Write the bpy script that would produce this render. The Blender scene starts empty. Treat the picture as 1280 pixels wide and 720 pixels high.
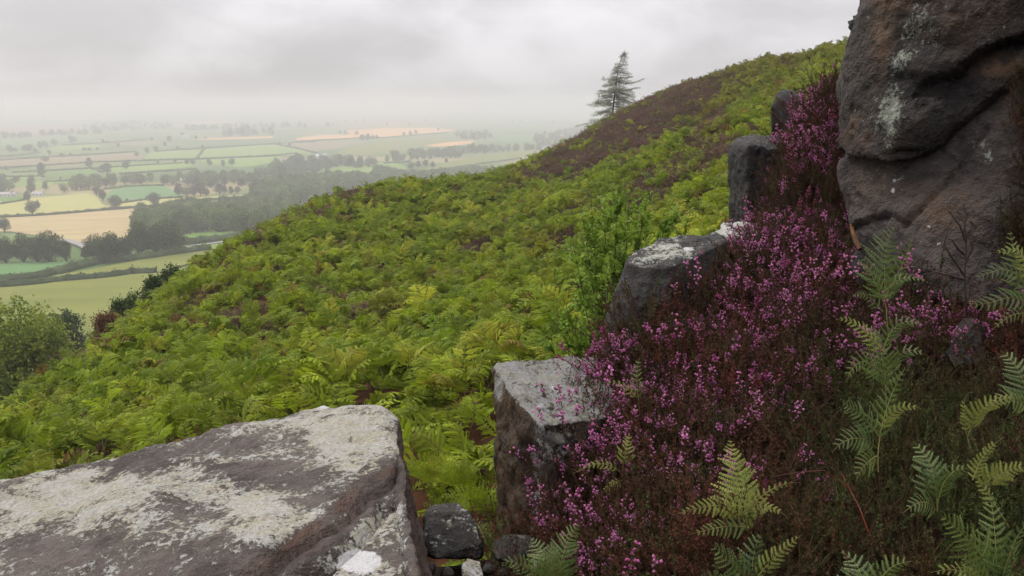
EXPOSURE = 0.25
HAZE = 0.0005
import bpy, bmesh, math, random
import numpy as np
from mathutils import Vector, noise
from mathutils.bvhtree import BVHTree

R = math.radians
sc = bpy.context.scene
COL = sc.collection

# ------------------------------------------------------------------ camera
FPX = 1000.0
PITCH = R(13.0)
cam_d = bpy.data.cameras.new('camera')
cam = bpy.data.objects.new('camera', cam_d)
COL.objects.link(cam)
cam.location = (0, 0, 0)
cam.rotation_euler = (R(90) - PITCH, 0, 0)
cam_d.sensor_width = 36
cam_d.lens = FPX * 36 / 1280
cam_d.clip_start = 0.05
cam_d.clip_end = 40000
sc.camera = cam
FW = np.array([0, math.cos(PITCH), -math.sin(PITCH)])
UP = np.array([0, math.sin(PITCH), math.cos(PITCH)])
RT = np.array([1.0, 0, 0])


def at(px, py, Y):
    d = FW + (px - 640) / FPX * RT + (360 - py) / FPX * UP
    return d * (Y / d[1])


def proj(P):
    P = np.atleast_2d(np.asarray(P, dtype=float))
    d = P @ FW
    d = np.where(d < 1e-3, 1e-3, d)
    return 640 + FPX * (P @ RT) / d, 360 - FPX * (P @ UP) / d


# ------------------------------------------------------------------ helpers
def tag(o, label=None, cat=None, group=None, kind=None):
    if label: o['label'] = label
    if cat: o['category'] = cat
    if group: o['group'] = group
    if kind: o['kind'] = kind
    return o


def empty(name, loc=(0, 0, 0), rz=0.0):
    o = bpy.data.objects.new(name, None)
    COL.objects.link(o)
    o.location = loc
    o.rotation_euler = (0, 0, rz)
    o.empty_display_size = 0.1
    return o


def mesh_np(name, verts, faces, mats=(), midx=None, smooth=False):
    """verts (N,3); faces = list of (M,k) integer arrays"""
    me = bpy.data.meshes.new(name)
    verts = np.asarray(verts, dtype=np.float32)
    if isinstance(faces, np.ndarray): faces = [faces]
    faces = [f for f in faces if len(f)]
    me.vertices.add(len(verts))
    me.vertices.foreach_set('co', verts.ravel())
    loops = np.concatenate([np.asarray(f, dtype=np.int32).ravel() for f in faces])
    tot = np.concatenate([np.full(len(f), f.shape[1], dtype=np.int32) for f in faces])
    start = np.concatenate([[0], np.cumsum(tot)[:-1]]).astype(np.int32)
    me.loops.add(len(loops))
    me.loops.foreach_set('vertex_index', loops)
    me.polygons.add(len(tot))
    me.polygons.foreach_set('loop_start', start)
    me.polygons.foreach_set('loop_total', tot)
    if midx is not None:
        me.polygons.foreach_set('material_index', np.asarray(midx, dtype=np.int32))
    me.polygons.foreach_set('use_smooth', np.full(len(tot), smooth, dtype=bool))
    for m in mats: me.materials.append(m)
    me.update(calc_edges=True)
    me.validate()
    return me


def obj(name, me, parent=None, loc=None):
    o = bpy.data.objects.new(name, me)
    COL.objects.link(o)
    if parent is not None: o.parent = parent
    if loc is not None: o.location = loc
    return o


def set_attr(me, name, vals):
    a = me.attributes.new(name, 'FLOAT', 'POINT')
    a.data.foreach_set('value', np.asarray(vals, dtype=np.float32))


def smoothstep(a, b, x):
    t = np.clip((x - a) / (b - a), 0, 1)
    return t * t * (3 - 2 * t)


def fbm(P, scale, octs=4, off=(0, 0, 0), rough=0.5):
    out = np.empty(len(P))
    ox, oy, oz = off
    H = -math.log(rough) / math.log(2)
    for i, p in enumerate(P):
        out[i] = noise.fractal(Vector((p[0] * scale + ox, p[1] * scale + oy, p[2] * scale + oz)), H, 2.0, octs)
    return out


def seg_dist(x, y, poly):
    """distance, signed side and parameter of points to a polyline"""
    best = np.full(np.shape(x), 1e9)
    side = np.zeros(np.shape(x))
    par = np.zeros(np.shape(x))
    n = len(poly) - 1
    for i in range(n):
        (x0, y0), (x1, y1) = poly[i], poly[i + 1]
        dx, dy = x1 - x0, y1 - y0
        L2 = dx * dx + dy * dy
        t = np.clip(((x - x0) * dx + (y - y0) * dy) / L2, 0, 1)
        d = np.hypot(x - x0 - t * dx, y - y0 - t * dy)
        s = (x - x0) * dy - (y - y0) * dx
        m = d < best
        best = np.where(m, d, best)
        side = np.where(m, np.sign(s), side)
        par = np.where(m, (i + t) / n, par)
    return best, side, par


def in_poly(x, y, poly):
    x = np.asarray(x, float); y = np.asarray(y, float)
    c = np.zeros(x.shape, bool)
    j = len(poly) - 1
    for i in range(len(poly)):
        xi, yi = poly[i]; xj, yj = poly[j]
        if yi != yj:
            c ^= ((yi > y) != (yj > y)) & (x < (xj - xi) * (y - yi) / (yj - yi) + xi)
        j = i
    return c


class TPS:
    def __init__(self, pts, vals, lam=0.0):
        self.p = np.asarray(pts, float)
        self.s = self.p.std()
        P = self.p / self.s
        n = len(P)
        K = self.k(np.hypot(P[:, None, 0] - P[None, :, 0], P[:, None, 1] - P[None, :, 1])) + lam * np.eye(n)
        Q = np.c_[np.ones(n), P]
        A = np.zeros((n + 3, n + 3))
        A[:n, :n] = K; A[:n, n:] = Q; A[n:, :n] = Q.T
        self.w = np.linalg.solve(A, np.r_[np.asarray(vals, float), np.zeros(3)])

    @staticmethod
    def k(r):
        return np.where(r > 1e-9, r * r * np.log(np.maximum(r, 1e-9)), 0)

    def __call__(self, x, y):
        x = np.asarray(x, float); y = np.asarray(y, float)
        sh = x.shape
        X = np.c_[x.ravel(), y.ravel()] / self.s
        P = self.p / self.s
        out = np.empty(len(X))
        for i in range(0, len(X), 20000):
            q = X[i:i + 20000]
            K = self.k(np.hypot(q[:, None, 0] - P[None, :, 0], q[:, None, 1] - P[None, :, 1]))
            out[i:i + 20000] = K @ self.w[:-3] + self.w[-3] + q @ self.w[-2:]
        return out.reshape(sh)


# ------------------------------------------------------------------ node helpers
class NT:
    def __init__(self, mat):
        self.t = mat.node_tree
        self.t.nodes.clear()
        self.out = self.t.nodes.new('ShaderNodeOutputMaterial')

    def n(self, typ, ins=None, **kw):
        nd = self.t.nodes.new(typ)
        for k, v in kw.items(): setattr(nd, k, v)
        if ins:
            for k, v in ins.items(): self.set(nd, k, v)
        return nd

    def set(self, nd, k, v):
        s = nd.inputs[k]
        if isinstance(v, bpy.types.NodeSocket): self.t.links.new(v, s)
        elif isinstance(v, bpy.types.Node): self.t.links.new(v.outputs[0], s)
        else:
            if isinstance(v, (tuple, list)) and len(v) == 3 and s.type == 'RGBA': v = (*v, 1)
            s.default_value = v

    def math(self, op, a, b=0.0, c=None, clamp=False):
        nd = self.n('ShaderNodeMath', {0: a, 1: b}, operation=op, use_clamp=clamp)
        if c is not None: self.set(nd, 2, c)
        return nd.outputs[0]

    def noise(self, vec, scale, detail=4, rough=0.55, dist=0.0):
        nd = self.n('ShaderNodeTexNoise', {'Scale': scale, 'Detail': detail, 'Roughness': rough, 'Distortion': dist})
        if vec is not None: self.set(nd, 'Vector', vec)
        return nd.outputs['Fac']

    def mix(self, f, a, b):
        nd = self.n('ShaderNodeMix', data_type='RGBA')
        self.set(nd, 0, f); self.set(nd, 6, a); self.set(nd, 7, b)
        return nd.outputs[2]

    def step(self, v, a, b):
        nd = self.n('ShaderNodeMapRange', {0: v, 1: a, 2: b, 3: 0.0, 4: 1.0}, interpolation_type='SMOOTHSTEP', clamp=True)
        return nd.outputs[0]

    def scale(self, vec, s):
        return self.n('ShaderNodeMapping', {'Vector': vec, 'Scale': s}).outputs[0]

    def surf(self, s):
        self.t.links.new(s if isinstance(s, bpy.types.NodeSocket) else s.outputs[0], self.out.inputs['Surface'])


def new_mat(name):
    m = bpy.data.materials.new(name)
    m.use_nodes = True
    return m, NT(m)


def leaf_mat(name, c1, c2, c3=None, trans=0.35, rough=0.5, nscale=0.6, spec=0.25, tint=None, var=0.0):
    """c1..c2 by clump noise and per-copy random; c3 an odd colour for some copies; tint: colour reached by the scatter attribute"""
    m, t = new_mat(name)
    geo = t.n('ShaderNodeNewGeometry')
    oi = t.n('ShaderNodeObjectInfo')
    nz = t.noise(geo.outputs['Position'], nscale, 3, 0.6)
    f = t.math('ADD', t.math('MULTIPLY', t.step(nz, 0.35, 0.65), 0.6), t.math('MULTIPLY', oi.outputs['Random'], 0.4))
    col = t.mix(f, c1, c2)
    isl = geo.outputs['Random Per Island']
    if c3 is not None:
        rr = t.math('FRACT', t.math('MULTIPLY', oi.outputs['Random'], 17.3))
        col = t.mix(t.step(rr, 0.80, 1.0), col, c3)
    if tint is not None:
        at_ = t.n('ShaderNodeAttribute', attribute_type='INSTANCER', attribute_name='tint')
        col = t.mix(at_.outputs['Fac'], col, tint)
    v = t.math('ADD', 0.75, t.math('MULTIPLY', isl, 0.5))
    if var:
        r3 = t.math('FRACT', t.math('MULTIPLY', oi.outputs['Random'], 53.7))
        v = t.math('MULTIPLY', v, t.math('ADD', 1.0 - var, t.math('MULTIPLY', r3, 2.0 * var)))
    hs = t.n('ShaderNodeHueSaturation', {'Hue': 0.5, 'Saturation': 1.0, 'Value': v, 'Color': col})
    p = t.n('ShaderNodeBsdfPrincipled', {'Base Color': hs, 'Roughness': rough, 'Specular IOR Level': spec})
    tr = t.n('ShaderNodeBsdfTranslucent', {'Color': hs})
    mx = t.n('ShaderNodeMixShader', {0: trans, 1: p, 2: tr})
    t.surf(mx)
    return m


def plain_mat(name, c1, c2=None, rough=0.8, nscale=8, spec=0.3, bump=0.0):
    m, t = new_mat(name)
    tc = t.n('ShaderNodeTexCoord')
    nz = t.noise(tc.outputs['Object'], nscale, 5, 0.6)
    col = t.mix(t.step(nz, 0.35, 0.65), c1, c2 or tuple(x * 0.7 for x in c1))
    p = t.n('ShaderNodeBsdfPrincipled', {'Base Color': col, 'Roughness': rough, 'Specular IOR Level': spec})
    if bump:
        b = t.n('ShaderNodeBump', {'Height': nz, 'Distance': bump, 'Strength': 1.0})
        t.set(p, 'Normal', b)
    t.surf(p)
    return m


# ------------------------------------------------------------------ light, sky, exposure
sc.view_settings.view_transform = 'Standard'
sc.view_settings.look = 'None'
sc.view_settings.gamma = 1
sc.view_settings.exposure = EXPOSURE if 'EXPOSURE' in globals() else 0.0
sc.render.engine = 'CYCLES'
cy = sc.cycles
cy.max_bounces = 8
cy.diffuse_bounces = 3
cy.glossy_bounces = 2
cy.transmission_bounces = 3
cy.transparent_max_bounces = 8
cy.volume_bounces = 2
cy.use_adaptive_sampling = True
cy.adaptive_threshold = 0.02
cy.sample_clamp_indirect = 4
cy.use_denoising = True
try:
    cy.denoiser = 'OPENIMAGEDENOISE'
    cy.denoising_prefilter = 'ACCURATE'
except Exception:
    pass

SUN_EL, SUN_AZ = R(46), R(-48)        # azimuth from +Y towards +X
sd = bpy.data.lights.new('sun', 'SUN')
sd.energy = 1.5
sd.angle = R(12)
sd.color = (1.0, 0.96, 0.88)
sun = bpy.data.objects.new('sun', sd)
COL.objects.link(sun)
dv = Vector((math.sin(SUN_AZ) * math.cos(SUN_EL), math.cos(SUN_AZ) * math.cos(SUN_EL), math.sin(SUN_EL)))
sun.rotation_euler = dv.to_track_quat('Z', 'Y').to_euler()
sun.location = (0, 0, 60)

w = bpy.data.worlds.new('World')
sc.world = w
w.use_nodes = True
wt = w.node_tree
wt.nodes.clear()


class WT(NT):
    def __init__(self, tree):
        self.t = tree
        self.out = tree.nodes.new('ShaderNodeOutputWorld')


t = WT(wt)
sky = t.n('ShaderNodeTexSky', sky_type='NISHITA', sun_disc=False, sun_elevation=SUN_EL, sun_rotation=SUN_AZ,
          air_density=1.0, dust_density=3.0)
tc = t.n('ShaderNodeTexCoord')
sep = t.n('ShaderNodeSeparateXYZ', {0: tc.outputs['Generated']})
z = t.math('MAXIMUM', sep.outputs[2], 0.0)
# overcast: about three times brighter overhead than at the horizon
lum = t.math('ADD', 4.6, t.math('MULTIPLY', z, 12.5))
# cloud bellies: noise on the plane of the cloud base
dv_ = t.math('ADD', z, 0.055)
cx_ = t.math('DIVIDE', sep.outputs[0], dv_)
cy_ = t.math('DIVIDE', sep.outputs[1], dv_)
cv = t.n('ShaderNodeCombineXYZ', {0: cx_, 1: cy_, 2: 3.7})
n1 = t.noise(t.scale(tc.outputs['Generated'], (1.0, 1.0, 1.9)), 5.0, 5, 0.5, 0.2)
n2 = t.noise(cv, 0.07, 3, 0.5, 0.2)
nn = t.math('ADD', t.math('MULTIPLY', n1, 0.9), t.math('MULTIPLY', n2, 0.22))
cl = t.math('ADD', 0.78, t.math('MULTIPLY', t.step(nn, 0.40, 0.76), 0.40))
lum = t.math('MULTIPLY', lum, cl)
grey = t.n('ShaderNodeCombineXYZ', {0: t.math('MULTIPLY', lum, 1.0), 1: t.math('MULTIPLY', lum, 0.975), 2: t.math('MULTIPLY', lum, 1.01)})
col = t.mix(0.94, sky.outputs[0], grey)
bg = t.n('ShaderNodeBackground', {'Color': col, 'Strength': 0.12})
t.surf(bg)

# ------------------------------------------------------------------ terrain
def zvalley(x, y):
    r = np.hypot(x, y)
    z = -62 - 33 * smoothstep(230, 850, r)
    z = z + 1.0 * np.sin(x / 260 + 1) * np.cos(y / 330) * smoothstep(200, 500, r) * (1 - smoothstep(1500, 3000, r))
    return z


# canopy control points (px, py, Y) of the bracken hillside
NEAR = [(560, 640, 5.4), (620, 560, 6.5), (500, 520, 8), (400, 505, 9.5), (250, 560, 9), (120, 600, 9), (0, 620, 9.5), (-220, 680, 9),
        (700, 440, 10), (740, 400, 12), (0, 560, 13), (150, 520, 13.5), (300, 480, 13.5), (450, 440, 15), (600, 400, 17), (700, 370, 18)]
MID = [(0, 530, 17), (100, 480, 20), (220, 420, 24), (350, 380, 26), (500, 340, 30), (650, 310, 34), (750, 270, 36), (860, 260, 26),
       (900, 200, 34), (880, 150, 50), (300, 330, 38), (420, 290, 45), (550, 270, 53), (680, 240, 62), (780, 210, 66), (900, 120, 78),
       (1000, 90, 66), (1040, 110, 46), (960, 160, 34), (960, 220, 20)]
SKYL = [(0, 512, 21), (60, 470, 25), (110, 434, 29), (150, 400, 33), (200, 356, 40), (240, 325, 45), (280, 308, 48), (320, 293, 52), (350, 270, 57), (380, 257, 62), (440, 240, 70),
        (540, 231, 82), (640, 215, 98), (700, 193, 112), (760, 163, 122), (810, 138, 125), (860, 106, 118), (920, 93, 105), (1000, 68, 88),
        (1055, 50, 76), (1150, 20, 70)]
pts, vals = [], []
for (a, b, c) in NEAR + MID + SKYL:
    p = at(a, b, c); pts.append(p[:2]); vals.append(p[2] - 0.75)
for (a, b, c) in SKYL:
    p = at(a, b, c); h = math.hypot(p[0], p[1]); s = p[2] / h
    for D, dr in ((14, 0.16), (34, 0.30), (62, 0.38)):
        q = p[:2] * (1 + D / h)
        pts.append(q); vals.append(p[2] - 0.75 + D * s - dr * D)
for q in [(3, 6, -3.6), (6, 9, -2.2), (10, 12, 0.5), (14, 20, 2.6), (20, 8, 7), (0, -12, 2.5), (12, -10, 9), (-12, -10, -2), (-25, 0, -11),  # unseen slope behind the viewpoint, raised to shade the foreground
          (-30, 10, -14), (35, 30, 14), (45, 0, 19), (0, -35, 10), (-40, -30, -12), (60, 60, 20), (-6, 3, -5.5), (-2, 4.5, -4.0), (0, 4.6, -3.2),
          (1.2, 5.2, -3.3), (-12, 5, -8), (-70, 40, -42), (-60, 0, -32), (-90, -30, -45)]:
    pts.append(q[:2]); vals.append(q[2])
hill_f = TPS(np.array(pts), vals, 0.0005)


def zhill(x, y):
    z = hill_f(np.clip(x, -140, 80), np.clip(y, -45, 230))
    r = np.hypot(x, y)
    z = z - 0.35 * np.maximum(0, y - 150) - 0.3 * np.maximum(0, r - 190) - 0.2 * np.maximum(0, -40 - y)
    z = z - 0.25 * np.maximum(0, np.abs(x) - 85)
    return np.minimum(z, 26 + 0 * z)


def zground(x, y):
    h, v = zhill(x, y), zvalley(x, y)
    k = 6.0
    return np.maximum(h, v) + k * np.exp(-np.abs(h - v) / k) * 0.35 * (np.hypot(x, y) > 60)


def axis(lo, hi, fine_lo, fine_hi, st, growth=1.09):
    a = list(np.arange(fine_lo, fine_hi + 1e-6, st))
    s = st; x = a[-1]
    while x < hi:
        s = min(s * growth, 400); x += s; a.append(min(x, hi))
    s = st; x = a[0]
    while x > lo:
        s = min(s * growth, 400); x -= s; a.insert(0, max(x, lo))
    return np.array(a)


gx = axis(-13000, 13000, -60, 50, 0.9)
gy = axis(-900, 15000, -14, 130, 0.9)
GX, GY = np.meshgrid(gx, gy)
GZ = zground(GX, GY)
nzv = fbm(np.c_[GX.ravel(), GY.ravel(), np.zeros(GX.size)], 0.13, 3).reshape(GX.shape)
GZ = GZ + nzv * 0.28 * (1 - smoothstep(120, 200, np.hypot(GX, GY))) * smoothstep(4, 9, np.hypot(GX, GY))
ny, nx = GX.shape
idx = np.arange(nx * ny).reshape(ny, nx)
gf = np.stack([idx[:-1, :-1], idx[:-1, 1:], idx[1:, 1:], idx[1:, :-1]], -1).reshape(-1, 4)
GV = np.c_[GX.ravel(), GY.ravel(), GZ.ravel()]

m_ground, t = new_mat('ground')
geo = t.n('ShaderNodeNewGeometry')
pos = geo.outputs['Position']
sp = t.n('ShaderNodeSeparateXYZ', {0: pos})
# far patchwork of farmland, long cells
warp = t.n('ShaderNodeTexNoise', {'Vector': pos, 'Scale': 0.0018, 'Detail': 2.0})
wv = t.n('ShaderNodeVectorMath', {0: warp.outputs['Color'], 1: (260, 260, 0)}, operation='MULTIPLY')
pv = t.n('ShaderNodeVectorMath', {0: pos, 1: wv.outputs[0]}, operation='ADD')
pm = t.n('ShaderNodeMapping', {'Vector': pv.outputs[0], 'Rotation': (0, 0, 0.35), 'Scale': (0.0042, 0.0058, 0.0)})
vor = t.n('ShaderNodeTexVoronoi', {'Vector': pm.outputs[0], 'Scale': 1.0, 'Randomness': 0.7}, feature='F1', distance='CHEBYCHEV')
vc = t.n('ShaderNodeSeparateColor', {0: vor.outputs['Color']})
ramp = t.n('ShaderNodeValToRGB', {0: vc.outputs[0]})
cr = ramp.color_ramp
cr.interpolation = 'CONSTANT'
cols = [(0.0, (0.070, 0.125, 0.028)), (0.2, (0.105, 0.165, 0.038)), (0.38, (0.16, 0.18, 0.06)), (0.52, (0.080, 0.15, 0.045)),
        (0.66, (0.13, 0.18, 0.05)), (0.78, (0.21, 0.18, 0.09)), (0.87, (0.10, 0.13, 0.045)), (0.95, (0.30, 0.24, 0.11))]
while len(cr.elements) < len(cols): cr.elements.new(0.5)
for e, (p_, c_) in zip(cr.elements, cols):
    e.position = p_; e.color = (*c_, 1)
fine = t.noise(pos, 0.03, 5, 0.6)
farm = t.mix(t.math('MULTIPLY', fine, 0.35), ramp.outputs[0], (0.07, 0.10, 0.035))
# rough hillside turf and litter
h1 = t.noise(pos, 0.9, 6, 0.65)
litter = t.mix(t.step(h1, 0.4, 0.62), (0.022, 0.011, 0.006), (0.075, 0.030, 0.014))
turf = t.mix(t.step(t.noise(pos, 0.35, 6, 0.7), 0.35, 0.65), (0.06, 0.085, 0.022), (0.10, 0.115, 0.035))
zf = t.step(sp.outputs[2], -40.0, -24.0)
low = t.mix(t.step(sp.outputs[2], -58.0, -48.0), farm, turf)
gc = t.mix(zf, low, litter)
p = t.n('ShaderNodeBsdfPrincipled', {'Base Color': gc, 'Roughness': 0.95, 'Specular IOR Level': 0.1})
t.set(p, 'Normal', t.n('ShaderNodeBump', {'Height': h1, 'Distance': 0.15, 'Strength': 0.6}))
t.surf(p)
ground_me = mesh_np('ground', GV, gf, [m_ground], smooth=True)
ground = obj('ground', ground_me)
tag(ground, 'hillside and farmland plain running to the misty horizon', kind='structure')
BVH = BVHTree.FromPolygons([tuple(v) for v in GV], [tuple(int(i) for i in f) for f in gf])


def gz(x, y):
    h = BVH.ray_cast(Vector((x, y, 500)), Vector((0, 0, -1)))
    return h[0].z if h[0] is not None else float(zground(np.array([x]), np.array([y]))[0])


def valley_at(px, py):
    """point of the valley floor seen through a pixel (ignoring the near hill)"""
    d = FW + (px - 640) / FPX * RT + (360 - py) / FPX * UP
    z = -90.0
    for _ in range(25):
        s = z / d[2]
        P = d * s
        z = 0.5 * z + 0.5 * float(zvalley(np.array([P[0]]), np.array([P[1]]))[0])
    return P


# ------------------------------------------------------------------ haze
def box_mesh(name, lo, hi, mat=None):
    x0, y0, z0 = lo; x1, y1, z1 = hi
    v = [(x0, y0, z0), (x1, y0, z0), (x1, y1, z0), (x0, y1, z0), (x0, y0, z1), (x1, y0, z1), (x1, y1, z1), (x0, y1, z1)]
    f = np.array([(0, 3, 2, 1), (4, 5, 6, 7), (0, 1, 5, 4), (1, 2, 6, 5), (2, 3, 7, 6), (3, 0, 4, 7)])
    return mesh_np(name, v, f, [mat] if mat else [])


m_haze = bpy.data.materials.new('haze')
m_haze.use_nodes = True
t = NT(m_haze)
pvn = t.n('ShaderNodeVolumePrincipled', {'Color': (0.77, 0.755, 0.785), 'Density': HAZE if 'HAZE' in globals() else 0.0006, 'Anisotropy': 0.0})
t.t.links.new(pvn.outputs[0], t.out.inputs['Volume'])
if not globals().get('NOHAZE'):
    hz = obj('haze', box_mesh('haze', (-13200, -1000, -98), (13200, 15200, 34), m_haze))
    tag(hz, 'pale damp haze thickening over the plain', kind='stuff')
# ------------------------------------------------------------------ rock material
def rock_mat(name, c_dark, c_light, rust=None, pale=(0.37, 0.345, 0.265), pale2=(0.40, 0.395, 0.365), rough=0.66, stretch=(1, 1, 1), bump=0.02, spec=0.25, lw=0.85):
    m, t = new_mat(name)
    geo = t.n('ShaderNodeNewGeometry')
    P = geo.outputs['Position']
    Ps = t.scale(P, stretch)
    n1 = t.noise(Ps, 2.2, 8, 0.62, 0.6)
    n2 = t.noise(Ps, 14, 8, 0.7)
    n3 = t.noise(P, 70, 6, 0.7)
    f = t.math('ADD', t.math('MULTIPLY', n1, 0.6), t.math('MULTIPLY', n2, 0.4))
    col = t.mix(t.step(f, 0.38, 0.62), c_dark, c_light)
    ru = t.n('ShaderNodeAttribute', attribute_name='rust')
    rn = t.math('MULTIPLY', ru.outputs['Fac'], t.step(t.noise(Ps, 9, 7, 0.7), 0.36, 0.60))
    col = t.mix(rn, col, rust or (0.16, 0.07, 0.03))
    blk = t.step(t.noise(Ps, 26, 6, 0.75, 0.3), 0.60, 0.68)
    col = t.mix(t.math('MULTIPLY', blk, 0.7), col, (0.02, 0.018, 0.017))
    li = t.n('ShaderNodeAttribute', attribute_name='lichen')
    ln = t.math('ADD', t.math('MULTIPLY', t.noise(P, 5.5, 12, 0.80, 0.3), 1.5), t.math('MULTIPLY', t.noise(P, 48, 8, 0.8), 1.1))
    lv = t.math('ADD', t.math('SUBTRACT', ln, 1.3), t.math('MULTIPLY', t.math('SUBTRACT', li.outputs['Fac'], 0.476), lw))
    lf = t.step(lv, -0.035, 0.045)
    lcol = t.mix(t.step(t.noise(P, 11, 6, 0.7), 0.40, 0.6), pale, pale2)
    lcol = t.mix(t.math('MULTIPLY', t.step(n3, 0.35, 0.60), 0.55), lcol, tuple(0.55 * c for c in pale))
    col = t.mix(t.math('MULTIPLY', lf, 0.93), col, lcol)
    # thick white crust (bird lime / crustose lichen)
    wh = t.n('ShaderNodeAttribute', attribute_name='crust')
    wf = t.step(t.math('ADD', wh.outputs['Fac'], t.math('MULTIPLY', t.math('SUBTRACT', t.noise(P, 22, 8, 0.75), 0.5), 1.5)), 0.45, 0.62)
    col = t.mix(t.math('MULTIPLY', wf, 0.9), col, t.mix(n3, (0.38, 0.37, 0.37), (0.60, 0.59, 0.59)))
    p = t.n('ShaderNodeBsdfPrincipled', {'Base Color': col, 'Specular IOR Level': spec})
    t.set(p, 'Roughness', t.math('ADD', rough, t.math('MULTIPLY', lf, 0.22), clamp=True))
    hgt = t.math('ADD', t.math('MULTIPLY', n2, 0.6), t.math('MULTIPLY', n3, 0.18))
    hgt = t.math('ADD', hgt, t.math('MULTIPLY', n1, 0.6))
    vr = t.n('ShaderNodeTexVoronoi', {'Vector': t.scale(P, stretch), 'Scale': 20.0, 'Detail': 4.0, 'Roughness': 0.7}, feature='F1')
    hgt = t.math('ADD', hgt, t.math('MULTIPLY', vr.outputs['Distance'], 0.45))
    hgt = t.math('ADD', hgt, t.math('MULTIPLY', t.math('MAXIMUM', lf, wf), 0.12))
    t.set(p, 'Normal', t.n('ShaderNodeBump', {'Height': hgt, 'Distance': bump, 'Strength': 1.0}))
    t.surf(p)
    return m


M_SLAB = rock_mat('slab_stone', (0.034, 0.026, 0.022), (0.110, 0.086, 0.074), rust=(0.085, 0.034, 0.014), stretch=(1, 1, 1.6), lw=0.62)
M_PILLAR = rock_mat('pillar_stone', (0.009, 0.007, 0.006), (0.036, 0.025, 0.019), rust=(0.10, 0.055, 0.03), stretch=(2.2, 2.2, 0.6), rough=0.45,
                    pale=(0.31, 0.30, 0.25), pale2=(0.30, 0.30, 0.30))
M_DARK = rock_mat('dark_gritstone', (0.011, 0.010, 0.010), (0.038, 0.033, 0.031), rust=(0.15, 0.085, 0.05), pale=(0.42, 0.42, 0.33), pale2=(0.45, 0.46, 0.42))
M_BOULDER = rock_mat('boulder_stone', (0.012, 0.010, 0.010), (0.056, 0.043, 0.036), rust=(0.15, 0.085, 0.048), pale=(0.30, 0.32, 0.25), pale2=(0.36, 0.38, 0.33), bump=0.035)
M_LOWER = rock_mat('leaning_slab_stone', (0.022, 0.019, 0.019), (0.085, 0.070, 0.062), rust=(0.16, 0.09, 0.05), pale=(0.33, 0.34, 0.28), bump=0.03)
M_WET = rock_mat('wet_stone', (0.008, 0.006, 0.005), (0.030, 0.023, 0.018), rust=(0.08, 0.04, 0.02), rough=0.35)


# ------------------------------------------------------------------ rock builder
def make_rock(name, hulls, mat, label, cat='rock', voxel=0.014, smooth=3, amp=0.018, nscale=3.0, fine=0.006, strat=None, carve=None,
              masks=None, group=None, seed=0, parent=None):
    """hulls: lists of corner points, each filled to a convex block and fused by remeshing; then weathered"""
    bm = bmesh.new()
    for pts_ in hulls:
        vs = [bm.verts.new(tuple(p)) for p in pts_]
        r = bmesh.ops.convex_hull(bm, input=vs)
        bmesh.ops.delete(bm, geom=[g for g in r['geom_interior'] if isinstance(g, bmesh.types.BMVert)], context='VERTS')
    me0 = bpy.data.meshes.new('tmp')
    bm.to_mesh(me0); bm.free()
    o = bpy.data.objects.new('tmp', me0)
    COL.objects.link(o)
    md = o.modifiers.new('r', 'REMESH')
    md.mode = 'VOXEL'; md.voxel_size = voxel; md.use_smooth_shade = True
    dg = bpy.context.evaluated_depsgraph_get()
    me = bpy.data.meshes.new_from_object(o.evaluated_get(dg))
    bpy.data.objects.remove(o)
    bm = bmesh.new(); bm.from_mesh(me)
    for _ in range(smooth):
        bmesh.ops.smooth_vert(bm, verts=bm.verts, factor=0.5, use_axis_x=True, use_axis_y=True, use_axis_z=True)
    bm.normal_update()
    bm.to_mesh(me); bm.free()
    n = len(me.vertices)
    P = np.empty(n * 3); me.vertices.foreach_get('co', P); P = P.reshape(-1, 3)
    N = np.array([v.normal[:] for v in me.vertices])
    s = seed * 7.31
    big = fbm(P, nscale, 5, (s, 1.3, 2.1), 0.55)
    # facets: worley-like chipped planes
    chip = np.array([noise.voronoi(Vector(p * (nscale * 1.6) + np.array([s, 0, 0])))[0][0] for p in P])
    d = amp * big + amp * 0.8 * (0.35 - chip)
    d += fine * fbm(P, 17, 4, (s, 5, 9), 0.6)
    if strat is not None:
        axis_, freq, a = strat
        u = P @ np.asarray(axis_, float)
        q = np.array([noise.fractal(Vector((p[0] * 1.1 + s, p[1] * 1.1, u_ * freq)), 0.7, 2.0, 4) for p, u_ in zip(P, u)])
        d += a * q
    if carve is not None:
        d = d + carve(P, N)
    P = P + N * d[:, None]
    me.vertices.foreach_set('co', P.astype(np.float32).ravel())
    me.update()
    L = {'lichen': np.zeros(n), 'rust': np.zeros(n), 'crust': np.zeros(n)}
    if masks is not None:
        for k, v in masks(P, N).items(): L[k] = v
    for k, v in L.items(): set_attr(me, k, v)
    me.name = name
    me.materials.clear(); me.materials.append(mat)
    me.polygons.foreach_set('use_smooth', [True] * len(me.polygons))
    o = obj(name, me, parent)
    if parent is None: tag(o, label, cat, group)
    return o


def A(px, py, Y): return at(px, py, Y)


def groove(P, poly, width, depth, side=0):
    """depth of a groove cut along a line; side = +1/-1 also sinks that side near the line"""
    x, y = proj(P)
    d, s, par = seg_dist(x, y, poly)
    g = -depth * np.exp(-(d / width) ** 2)
    return g, d, s, par


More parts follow.
